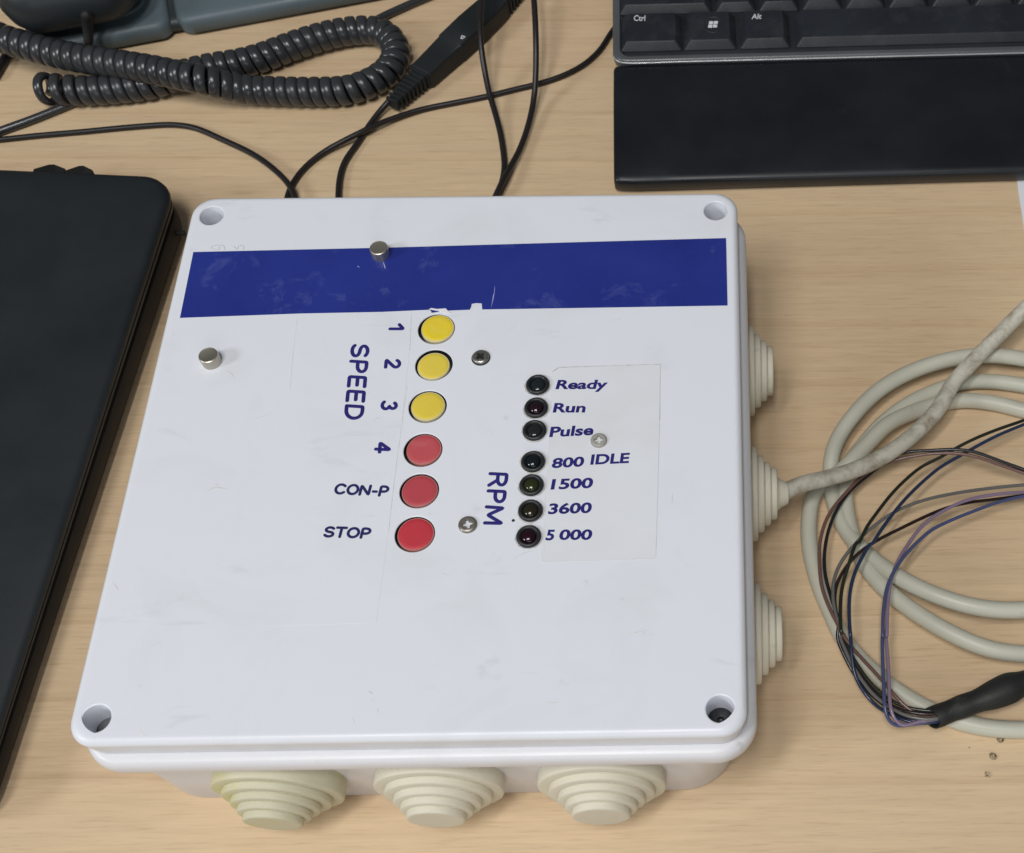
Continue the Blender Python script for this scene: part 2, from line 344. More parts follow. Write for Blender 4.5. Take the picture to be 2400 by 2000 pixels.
# push buttons: dark socket, translucent rim, coloured cap, each a little off-centre in its opening
BM = ['yel1', 'yel2', 'yel3', 'red1', 'red2', 'red3']
OFF = [(0.42, 0.12, 0.30, 5.36), (-0.12, -0.34, -0.05, 5.18), (0.10, 0.10, 0.12, 5.36), (0.26, 0.20, 0.0, 5.42), (0.12, 0.04, -0.1, 5.5), (0.20, 0.14, -0.2, 5.5)]
BL = ['yellow button for speed 1', 'yellow button for speed 2 sitting low in its opening', 'yellow button for speed 3', 'faded red button for speed 4', 'red button beside CON-P', 'bright red button beside STOP']
for k, (x, y) in enumerate(BTN):
    dx, dy, dz, r = OFF[k]
    so = lathe([(BTN_R+1.2, LZ-2.6), (BTN_R+1.2, LZ-0.5), (BTN_R+0.02, LZ-0.45), (BTN_R+0.02, LZ-2.2), (0.05, LZ-2.2)], 40); shift(so, x, y); so = so.build('push_button', 'dark_hole', box, label=BL[k])
    z = LZ+dz
    ri = lathe([(r, LZ-2.1), (r, z-0.5), (r-0.10, z-0.16), (r-0.22, z), (r-0.36, z-0.02), (r-0.38, z-0.5)], 48, False)
    shift(ri, x+dx, y+dy); ri.build('rim', 'yel_rim' if k < 3 else 'red_rim', so)
    ca = lathe([(r-0.37, LZ-2.0), (r-0.37, z-0.10), (r-0.5, z-0.01), (r-1.6, z+0.015), (r*0.4, z+0.04), (0.05, z+0.04)], 48)
    shift(ca, x+dx, y+dy); ca.build('cap', BM[k], so)
# blue strip with its notch and torn edge
ST = [(-89.23,73.81),(-88.57,46.61),(-49.7,47.86),(-23.32,48.16),(-8.03,48.81),(-7.57,49.47),(-5.41,49.04),(-2.78,49.27),(-2.06,48.4),(5.24,48.64),(5.57,49.75),(5.68,51.01),(7.14,51.32),(8.96,51.16),(9.31,48.71),(50.91,48.95),(89.61,49.23),(89.44,77.53),(41.82,76.45),(-23.65,74.88)]
def plate(name, poly, z0, z1, mat, parent, label=None):
    n = len(poly); tri = tessellate_polygon([[Vector((x, y, 0)) for x, y in poly]])
    vs_ = [(x, y, z0) for x, y in poly]+[(x, y, z1) for x, y in poly]
    fs = [tuple(i+n for i in t_) for t_ in tri]+[tuple(reversed(t_)) for t_ in tri]+[(k, (k+1) % n, n+(k+1) % n, n+k) for k in range(n)]
    return obj(name, vs_, fs, mat, parent, 0, label)
strip = plate('blue_strip', ST, LZ-0.02, LZ+0.14, 'blue', box, 'dark blue vinyl strip with a notched lower edge')
plate('torn_edge', [(-8.15,48.88),(-7.35,49.4),(-5.4,48.98),(-2.66,49.2),(-1.95,48.34),(-0.89,47.2),(-2.61,47.42),(-4.52,48.11),(-6.14,48.39)], LZ-0.02, LZ+0.20, 'paper_white', strip)
plate('torn_edge', [(-8.03,48.81),(-6.14,48.39),(-4.68,48.04),(-6.08,47.73),(-7.12,47.55),(-7.29,48.28)], LZ-0.03, LZ+0.18, 'blue', strip)
plate('scratch', [(12.73,58.53),(12.85,56.98),(12.83,54.97),(12.6,52.31),(12.27,49.66),(12.2,49.2),(12.36,51.98),(12.47,54.11),(12.7,55.31),(12.72,57.19)], LZ+0.1, LZ+0.17, 'scratch', strip)
plate('scratch', [(-25.38,68.97),(-24.69,67.73),(-24.18,66.08),(-24.38,65.94),(-24.88,67.46)], LZ+0.1, LZ+0.16, 'scratch', strip)
plate('scratch', [(-33.6,67.23),(-32.83,66.67),(-32.98,66.53),(-33.63,67.02)], LZ+0.1, LZ+0.16, 'scratch', strip)
# clear label films, with grime caught along their edges
FR = [(33.4,23.76),(35.46,25.34),(67.78,26.17),(67.86,4.93),(67.38,-42.84),(34.38,-43.58),(33.35,-40.45),(33.85,-22.54),(33.89,5.42)]
fr = plate('clear_label', FR, LZ-0.02, LZ+0.10, 'film', box, 'clear film label carrying the status words')
FLm = [(-50.95,47.42),(-13.61,47.37),(-12.72,32.83),(-12.25,2.27),(-12.13,-33.12),(-12.27,-62.14),(-45.09,-62.83)]
fl = plate('clear_label', FLm, LZ-0.02, LZ+0.05, 'lid', box, 'clear film label carrying the speed words')
def edge_line(pts, wdt, z, mat, parent, seed=0):
    rnd = random.Random(seed); P = [Vector((x, y, 0)) for x, y in pts]
    L = relax(catmull([(q.x, q.y, z) for q in P], 1.2), 1)
    sweep(L, lambda f: wdt*(0.35+0.65*abs(math.sin(f*23+seed))*rnd.uniform(0.5, 1.2)), 6, 0.25, True, False).build('edge_grime', mat, parent, 60)
G = ([(33.41,23.61),(35.46,25.34)],[(35.74,25.39),(51.4,25.8),(67.78,26.17)],[(67.82,26.07),(67.94,4.93)],[(67.95,4.47),(67.38,-42.84)],[(67.01,-42.96),(34.38,-43.58)],[(34.26,-43.45),(33.43,-40.53)],[(33.42,23.52),(33.89,5.42),(33.85,-22.54),(34.67,-40.05)])
for k, (g, wd, mt) in enumerate(zip(G, (0.16, 0.13, 0.07, 0.06, 0.10, 0.16, 0.07), ('grime', 'grime', 'grime', 'grime_light', 'grime_light', 'grime_light', 'grime_light'))): edge_line(g, wd, LZ+0.10, mt, fr, k)
G = ([(-13.61,46.39),(-12.72,32.83)],[(-12.09,19.06),(-12.25,2.27),(-12.34,-14.44),(-12.13,-33.12)],[(-50.52,46.23),(-49.95,33.34),(-48.68,17.73)])
for k, g in enumerate(G): edge_line(g, 0.07, LZ+0.08, 'grime_light', fl, k+10)
# grime rings round the indicator lights and screws, a pencil dot
# --- stroke lettering
def arc(cx, cy, rx, ry, a0, a1, n=10): return [(cx+rx*math.cos(math.radians(a0+(a1-a0)*k/n)), cy+ry*math.sin(math.radians(a0+(a1-a0)*k/n))) for k in range(n+1)]
GL = {
 'S': (0.62, [arc(0.31, 0.75, 0.27, 0.25, 30, 180, 8)+arc(0.31, 0.75, 0.27, 0.25, 190, 262, 4)+arc(0.31, 0.25, 0.29, 0.25, 82, -30, 6)+arc(0.31, 0.25, 0.29, 0.25, -40, -155, 7)]),
 'P': (0.58, [[(0.04, 0), (0.04, 1)]+[(0.30, 1)]+arc(0.30, 0.72, 0.26, 0.28, 80, -80, 8)+[(0.30, 0.44), (0.04, 0.44)]]),
 'E': (0.52, [[(0.5, 1), (0.04, 1), (0.04, 0), (0.52, 0)], [(0.04, 0.52), (0.45, 0.52)]]),
 'D': (0.66, [[(0.04, 0), (0.04, 1), (0.28, 1)]+arc(0.28, 0.5, 0.36, 0.5, 80, -80, 10)+[(0.28, 0), (0.04, 0)]]),
 'R': (0.64, [[(0.04, 0), (0.04, 1), (0.32, 1)]+arc(0.32, 0.74, 0.27, 0.26, 80, -80, 8)+[(0.32, 0.48), (0.04, 0.48)], [(0.34, 0.48), (0.62, 0)]]),
 'M': (0.84, [[(0.03, 0), (0.05, 1), (0.42, 0.12), (0.79, 1), (0.81, 0)]]),
 'C': (0.74, [arc(0.40, 0.5, 0.36, 0.5, 42, 318, 18)]),
 'O': (0.78, [arc(0.39, 0.5, 0.36, 0.5, 0, 360, 24)]),
 'N': (0.72, [[(0.04, 0), (0.04, 1), (0.66, 0), (0.66, 1)]]),
 'T': (0.62, [[(0.0, 1), (0.62, 1)], [(0.31, 1), (0.31, 0)]]),
 '-': (0.40, [[(0.08, 0.40), (0.32, 0.40)]]),
 '1': (0.36, [[(0.02, 0.70), (0.30, 1.0), (0.30, 0)]]),
 '2': (0.60, [arc(0.30, 0.73, 0.27, 0.27, 165, -20, 9)+[(0.40, 0.45), (0.03, 0.02), (0.60, 0.02)]]),
 '3': (0.60, [arc(0.28, 0.75, 0.24, 0.25, 150, -70, 9)+[(0.28, 0.52)]+arc(0.28, 0.26, 0.29, 0.26, 75, -150, 10)]),
 '4': (0.62, [[(0.44, 0), (0.44, 1), (0.02, 0.28), (0.62, 0.28)]]),
}
def affine(A, B, T):
    A = Vector((*A, 0)); return lambda u, v, z: (A.x+u*(B[0]-A.x)+v*(T[0]-A.x), A.y+u*(B[1]-A.y)+v*(T[1]-A.y), z)
def stroke_word(word, A, B, T, half, z, mat, parent, gap=0.17):
    x = 0; strokes = []
    for ch in word:
        wd, ss = GL[ch]
        for s in ss: strokes.append([(x+px, py) for px, py in s])
        x += wd+gap
    W = x-gap; f = affine(A, B, T); mb = MB()
    for k, s in enumerate(strokes):
        P = [Vector(f(px/W, py, z+0.003*k)) for px, py in s]
        Q = [P[0]]
        for a_, b_ in zip(P, P[1:]):
            n = max(1, int((b_-a_).length/0.35)); Q += [a_.lerp(b_, (i+1)/n) for i in range(n)]
        Q = relax(Q, 1); s_ = sweep(Q, half, 10, 0.10/half); mb.add(s_.v, s_.f)
    return mb.build('lettering', mat, parent, 60, 'the word '+word if len(word) > 1 else 'the figure '+word)
stroke_word('SPEED', *[(-31.22,35.25),(-29.93,7.18),(-26.17,34.8)], 0.60, LZ+0.09, 'ink', box, 0.22)
stroke_word('1', *[(-20.11,43.09),(-19.86,40.88),(-15.79,43.03)], 0.57, LZ+0.09, 'ink', box)
stroke_word('2', *[(-19.81,29.26),(-19.73,26.24),(-15.37,28.95)], 0.57, LZ+0.09, 'ink', box)
stroke_word('3', *[(-19.17,13.23),(-19.04,10.33),(-14.71,12.93)], 0.57, LZ+0.09, 'ink', box)
stroke_word('4', *[(-19.34,-1.76),(-19.14,-5.18),(-15.0,-2.05)], 0.57, LZ+0.09, 'ink', box)
stroke_word('CON-P', *[(-29.98,-19.55),(-14.0,-20.7),(-29.64,-16.42)], 0.44, LZ+0.09, 'navy', box, 0.14)
stroke_word('STOP', *[(-31.1,-34.13),(-17.7,-34.86),(-30.77,-31.11)], 0.44, LZ+0.09, 'navy', box, 0.16)
stroke_word('RPM', *[(16.6,-13.11),(16.25,-30.56),(21.64,-13.45)], 0.57, LZ+0.04, 'ink', box, 0.22)
# worn outlines of an old print beside the strip
for pts in ([[(-79.09,74.72),(-79.48,76.32),(-83.1,76.51),(-83.71,75.68),(-82.83,74.97),(-80.74,74.81)],[(-80.76,74.95),(-80.95,76.06)],[(-76.08,76.14),(-74.65,74.73),(-74.6,76.4),(-72.83,76.24),(-72.69,74.7)]]):
    sweep(relax(catmull([(x, y, LZ+0.02) for x, y in pts], 0.5), 1), 0.16, 6, 0.25).build('worn_print', 'ghost', box, 60)
# --- type-set words
def type_word(word, A, B, T, z, mat, parent, bold=0.0, label=None, thick=0.05):
    cu = bpy.data.curves.new('lettering', 'FONT'); cu.body = word; cu.offset = bold; cu.resolution_u = 6
    to = bpy.data.objects.new('lettering', cu); COL.objects.link(to)
    me = bpy.data.meshes.new_from_object(to.evaluated_get(bpy.context.evaluated_depsgraph_get()))
    vs_ = [tuple(v.co) for v in me.vertices]; fs = [tuple(p_.vertices) for p_ in me.polygons]
    bpy.data.objects.remove(to); bpy.data.curves.remove(cu); bpy.data.meshes.remove(me)
    x0 = min(v[0] for v in vs_); x1 = max(v[0] for v in vs_); cap = 0.70 if word[0].isalpha() else max(v[1] for v in vs_)
    if word[0].isalpha(): cap = max(v[1] for v in vs_)
    f = affine(A, B, T)
    # front sheet plus a skirt so that the print has an edge
    V = [f((v[0]-x0)/(x1-x0), v[1]/cap, z) for v in vs_]
    return obj('lettering', V, fs, mat, parent, 0, label or 'the word '+word)
for word, pts in ([('Ready',[(34.87,17.22),(50.96,17.09),(35.5,20.58)]),('Run',[(34.44,8.5),(44.51,8.36),(34.9,11.89)]),('Pulse',[(33.82,-0.51),(47.31,0.08),(34.22,3.09)]),('800',[(35.07,-11.68),(44.83,-11.16),(35.44,-8.23)]),('IDLE',[(46.9,-10.6),(58.67,-10.14),(47.23,-7.09)]),('1500',[(35.24,-19.14),(47.83,-18.76),(35.63,-15.61)]),('3600',[(34.85,-27.58),(47.78,-27.34),(35.23,-23.99)]),('5',[(34.58,-36.35),(37.02,-36.39),(35.03,-32.93)]),('000',[(38.47,-36.29),(48.2,-36.39),(38.95,-32.91)])]):
    type_word(word, pts[0], pts[1], pts[2], LZ+0.13, 'ink', box, 0.034)
# --- indicator lights
LED = [(29.2,18.65),(29.22,10.0),(29.2,1.71),(29.4,-9.54),(29.43,-17.77),(29.66,-26.57),(29.66,-35.27)]
LN = ['grey-green lens beside Ready', 'dark plum lens beside Run', 'smoky lens beside Pulse', 'dark teal lens beside 800 IDLE', 'olive green lens beside 1500', 'dark amber lens beside 3600', 'dark red lens beside 5000']
for k, (x, y) in enumerate(LED):
    rg = lathe([(3.75, LZ), (3.72, LZ+0.5), (3.5, LZ+0.95), (3.1, LZ+1.15), (2.75, LZ+1.05), (2.45, LZ+0.55), (2.4, LZ+0.2), (0.05, LZ+0.2)], 40)
    rg.xf(lambda v: Vector((v.x+x, v.y+y, v.z))); rg = rg.build('indicator_light', 'led_ring', box, 50)
    h = 1.35 if k not in (0, 2) else 0.8
    le = lathe([(2.36, LZ+0.15)]+[(2.3*math.cos(math.radians(a)), LZ+0.2+h*math.sin(math.radians(a))) for a in range(0, 90, 9)]+[(0.03, LZ+0.2+h)], 36)
    le.xf(lambda v: Vector((v.x+x, v.y+y, v.z))).build('lens', 'lens%d' % k, rg, 60, LN[k])
# grime gathered round each holder, and scuffs left on the lid
for k, (x, y) in enumerate(LED):
    rnd = random.Random(40+k); ph0 = rnd.uniform(0, 6); n = 44; V = []; F = []
    for i in range(n):
        a = 2*math.pi*i/n; ro = 3.9+0.28*abs(math.sin(a*1.5+ph0))+rnd.uniform(-0.08, 0.14)
        V += [(x+3.5*math.cos(a), y+3.5*math.sin(a), LZ+0.19), (x+ro*math.cos(a), y+ro*math.sin(a), LZ+0.112)]
        j = (i+1) % n; F.append((2*i, 2*i+1, 2*j+1, 2*j))
    obj('grime_ring', V, F, 'grime', box, 60)
SCF = [[(-90.49,-47.83),(-89.38,-49.09),(-87.68,-51.3)],[(-89.62,-61.07),(-90.89,-62.38)],[(-72.75,-91.31),(-73.51,-92.8),(-71.09,-95.07)],[(-75.84,-69.08),(-72.45,-66.75)],[(-70.74,26.08),(-67.85,24.17),(-66.41,21.67)],[(-12.17,-82.8),(-10.55,-83.83)],[(-9.14,-87.85),(-8.3,-89.28)],[(-15.7,-90.29),(-14.61,-92.55)],[(37.6,-86.9),(41.0,-87.24)],[(105.75,-77.87),(108.6,-75.27)],[(-35.66,-56.13),(-24.24,-57.84)],[(14.57,2.67),(16.54,0.51)],[(72.27,-20.71),(72.01,-24.74)],[(4.81,-46.63),(7.75,-47.78)],[(-58.46,7.29),(-52.74,9.36)],[(48.02,87.67),(48.55,86.8)],[(25.3,-42.82),(28.15,-40.78),(31.07,-39.79)],[(-15.42,-24.64),(-15.63,-28.87),(-15.83,-33.06)],[(-13.19,-6.71),(-12.98,-10.32)],[(60.13,-66.75),(65.68,-65.63)],[(-68.92,-18.62),(-66.29,-16.97),(-61.76,-17.71)]]
for k, pts in enumerate(SCF):
    if len(pts[0]) and k == 9: continue
    rnd = random.Random(k); wd = rnd.uniform(0.10, 0.26)
    P_ = relax(catmull([(q[0], q[1], LZ+0.01) for q in pts], 0.5), 2)
    sweep(P_, lambda f: wd*(0.15+math.sin(math.pi*min(1, max(0, f)))*rnd.uniform(0.5, 1.0)), 6, 0.06).build('scuff', 'grime_light', box, 60)
# --- screws with cross recess
def screw(x, y, z, r, mat, parent, ang, label):
    n = 32; cr = []
    wd, ln = 0.13*r*2, 0.58*r
    for q in range(4):
        a = ang+q*math.pi/2
        for px, py in ((wd*0.5+0.10*r, -wd*0.5-0.10*r), (ln, -wd*0.5), (ln, wd*0.5)): cr.append((*rot2(px, py, a),))
    hd = lathe([(r, z), (r, z+0.25), (r*0.96, z+0.55), (r*0.86, z+0.78), (r*0.74, z+0.90)], n, False)
    top = [(r*0.74*math.cos(2*math.pi*k/n), r*0.74*math.sin(2*math.pi*k/n)) for k in range(n)]
    pv_, pf_ = holed(top, [cr], z+0.90); hd.add(pv_, pf_)
    m_ = len(cr); hd.add([(px, py, z+0.90) for px, py in cr]+[(px*0.8, py*0.8, z-0.3) for px, py in cr], [(k, (k+1) % m_, m_+(k+1) % m_, m_+k) for k in range(m_)]+[tuple(range(m_, 2*m_))])
    shift(hd, x, y); return hd.build('screw', mat, parent, 30, label)
SC = [(10.35,29.64),(11.25,-30.96),(49.24,-2.2)]
so = lathe([(3.05, LZ), (3.05, LZ+0.04), (2.0, LZ+0.06)], 32); shift(so, SC[0][0]+0.05, SC[0][1]-0.15); so.build('screw_seat', 'dark_hole', box)
screw(*SC[0], LZ, 2.75, 'screw', box, 0.75, 'bright cross-head screw right of the speed 2 button')
screw(*SC[1], LZ, 2.85, 'screw_dull', box, 0.25, 'dull cross-head screw left of RPM')
screw(*SC[2], LZ+0.05, 2.6, 'screw_film', box, 0.1, 'pale cross-head screw under the clear label')
pd = (24.68,-29.62)
shift(lathe([(0.52, LZ-0.02), (0.45, LZ+0.05), (0.05, LZ+0.07)], 14), *pd).build('ink_dot', 'dark_hole', box)
# --- metal studs
for (x, y), lab in zip([(-26.29,71.73),(-75.15,29.06)], ('round steel stud on the upper edge of the blue strip', 'round steel stud left of the speed words')):
    s = lathe([(3.05, LZ-0.1), (3.05, LZ+3.5), (2.95, LZ+3.85), (2.7, LZ+4.0), (2.55, LZ+3.95), (0.05, LZ+3.95)], 36); shift(s, x, y); s.build('stud', 'stud', box, 40, lab)
# --- rubber cable entries
RG = [19.3, 16.0, 13.1, 10.8, 8.8]
def grommet_profile(nipple):
    pr = [(18.6, -3.0), (19.0, -0.6)]; T1, ST_ = 4.4, 2.2
    for k, r in enumerate(RG):
        d0 = 0 if k == 0 else T1+ST_*(k-1); d1 = T1+ST_*k
        pr += [(r, d0+0.2), (r, d1-0.75), (r-0.14, d1-0.35), (r-0.5, d1-0.12)]
        if k < 4: pr += [(RG[k+1]-0.15, d1-0.1), (RG[k+1]-0.15, d1+0.1)]
    d1 = T1+4*ST_
    if nipple: pr += [(5.8, d1), (4.8, d1+1.2), (3.8, d1+3.2), (3.4, d1+3.7), (2.9, d1+3.8), (0.05, d1+3.0)]
    else: pr += [(7.8, d1-0.08), (6.8, d1-0.05), (0.05, d1)]
    return pr
def grommet(c, axis, mat, label, nipple=False, tilt=(0, 0), pull=0):
    g = lathe(grommet_profile(nipple), 56)
    def f(v):
        q = Vector((v.x, v.y, v.z+pull))
        q = Matrix.Rotation(tilt[0], 3, 'X') @ (Matrix.Rotation(tilt[1], 3, 'Y') @ q)
        o = Vector((q.x, -q.z, q.y)) if axis == 'y' else Vector((q.z, q.x, q.y))
        return o+Vector(c)
    g.xf(f).build('grommet', mat, box, 40, label)
grommet((-46.5, -94.4, 22.3), 'y', 'grommet_yellow', 'yellowed stepped rubber grommet pulling out of the front wall', tilt=(0.05, -0.05), pull=0.8)
grommet((1.3, -94.4, 22.0), 'y', 'grommet', 'middle stepped rubber grommet of the front wall', tilt=(0.015, -0.02), pull=0.6)
grommet((50.0, -94.4, 22.0), 'y', 'grommet', 'right stepped rubber grommet of the front wall', pull=0.5)
grommet((90.7, 51.3, 22.0), 'x', 'grommet', 'stepped rubber grommet farthest back on the right wall', pull=1.7)
grommet((90.7, 1.2, 22.0), 'x', 'grommet', 'stepped rubber grommet gripping the beige cable', nipple=True, pull=1.7)
grommet((90.7, -49.8, 22.0), 'x', 'grommet', 'stepped rubber grommet nearest the front on the right wall', pull=1.7)

# ------------------------------------------------------------------ beige cable coil
main = [(107.0,1.2,22.0),(112.32,5.15,20.5),(120.88,8.38,18.5),(129.64,12.26,16.0),(137.41,16.57,14.0),(146.37,22.02,13.5),(153.71,27.94,13.5),(159.98,33.94,13.5),(166.52,42.1,13.5),(169.55,48.85,13.0),(179.95,60.5,14.5),(189.71,70.19,16.0),(196.75,76.97,18.0),(204.14,82.95,21.0),(212.83,89.55,24.0)]
loop1 = [(223.89,57.31,2.9),(209.17,64.11,5.0),(199.82,65.42,7.0),(193.47,65.57,8.7),(184.47,66.28,8.7),(175.3,65.31,8.7),(162.93,61.84,8.7),(150.46,55.74,8.7),(141.01,48.06,8.7),(133.38,38.88,8.7),(129.1,33.02,6.6),(126.18,26.3,6.8),(125.62,21.11,4.2),(125.56,13.8,3.0),(127.01,4.66,2.9),(129.97,-3.8,3.0),(134.84,-11.03,4.0),(142.44,-19.98,6.2),(152.55,-28.36,8.8),(165.45,-34.78,10.0),(176.05,-37.19,10.0),(186.97,-37.37,9.5),(201.18,-35.03,8.0)]
loop2 = [(222.55,47.98,2.9),(208.28,53.91,2.9),(199.5,56.34,2.9),(187.61,58.39,2.9),(176.65,57.97,2.9),(162.88,52.75,2.9),(152.15,46.14,2.9),(142.59,37.16,2.9),(136.14,28.31,2.9),(132.29,24.46,2.9),(130.68,16.44,2.9),(130.37,8.52,2.9),(131.39,-1.85,2.9),(133.05,-9.5,2.9),(136.65,-19.06,3.2),(144.69,-29.56,4.5),(154.67,-38.96,6.5),(164.73,-45.98,7.5),(175.01,-50.61,7.5),(185.78,-51.92,6.5),(199.91,-50.72,4.0)]
loop3 = [(220.82,36.04,2.9),(206.8,42.54,2.9),(198.17,45.34,2.9),(186.59,49.06,2.9),(174.69,50.22,2.9),(163.65,47.75,2.9),(152.52,40.85,6.8),(146.13,36.35,8.6),(138.55,27.58,8.6),(133.61,22.44,8.6),(128.25,16.91,6.8),(122.69,16.55,2.9),(118.99,11.32,2.9),(117.52,3.51,2.9),(116.85,-2.91,2.9),(117.04,-10.52,2.9),(118.38,-18.64,2.9),(120.74,-27.85,2.9),(123.83,-35.71,2.9),(125.67,-42.39,2.9),(130.44,-49.46,2.9),(136.46,-56.44,2.9),(143.51,-62.78,2.9),(150.57,-67.64,2.9),(157.66,-71.35,2.9),(165.31,-74.23,2.9),(173.03,-75.89,2.9),(183.48,-76.6,2.9),(196.74,-75.84,2.9)]
bc = thing('beige_cable', (131.28,21.43,0.0), 'thick grimy beige cable looped on the desk beside the box', 'cable')
tube('cable_run', main, 2.9, 'beige_dirty', bc, 1.5, 18, 10, 'dirty straight run leaving the box')
tube('cable_loop', loop1, 2.9, 'beige', bc, 1.5, 16, 12); tube('cable_loop', loop2, 2.9, 'beige', bc, 1.5, 16, 12); tube('cable_loop', loop3, 2.9, 'beige', bc, 1.5, 16, 12)

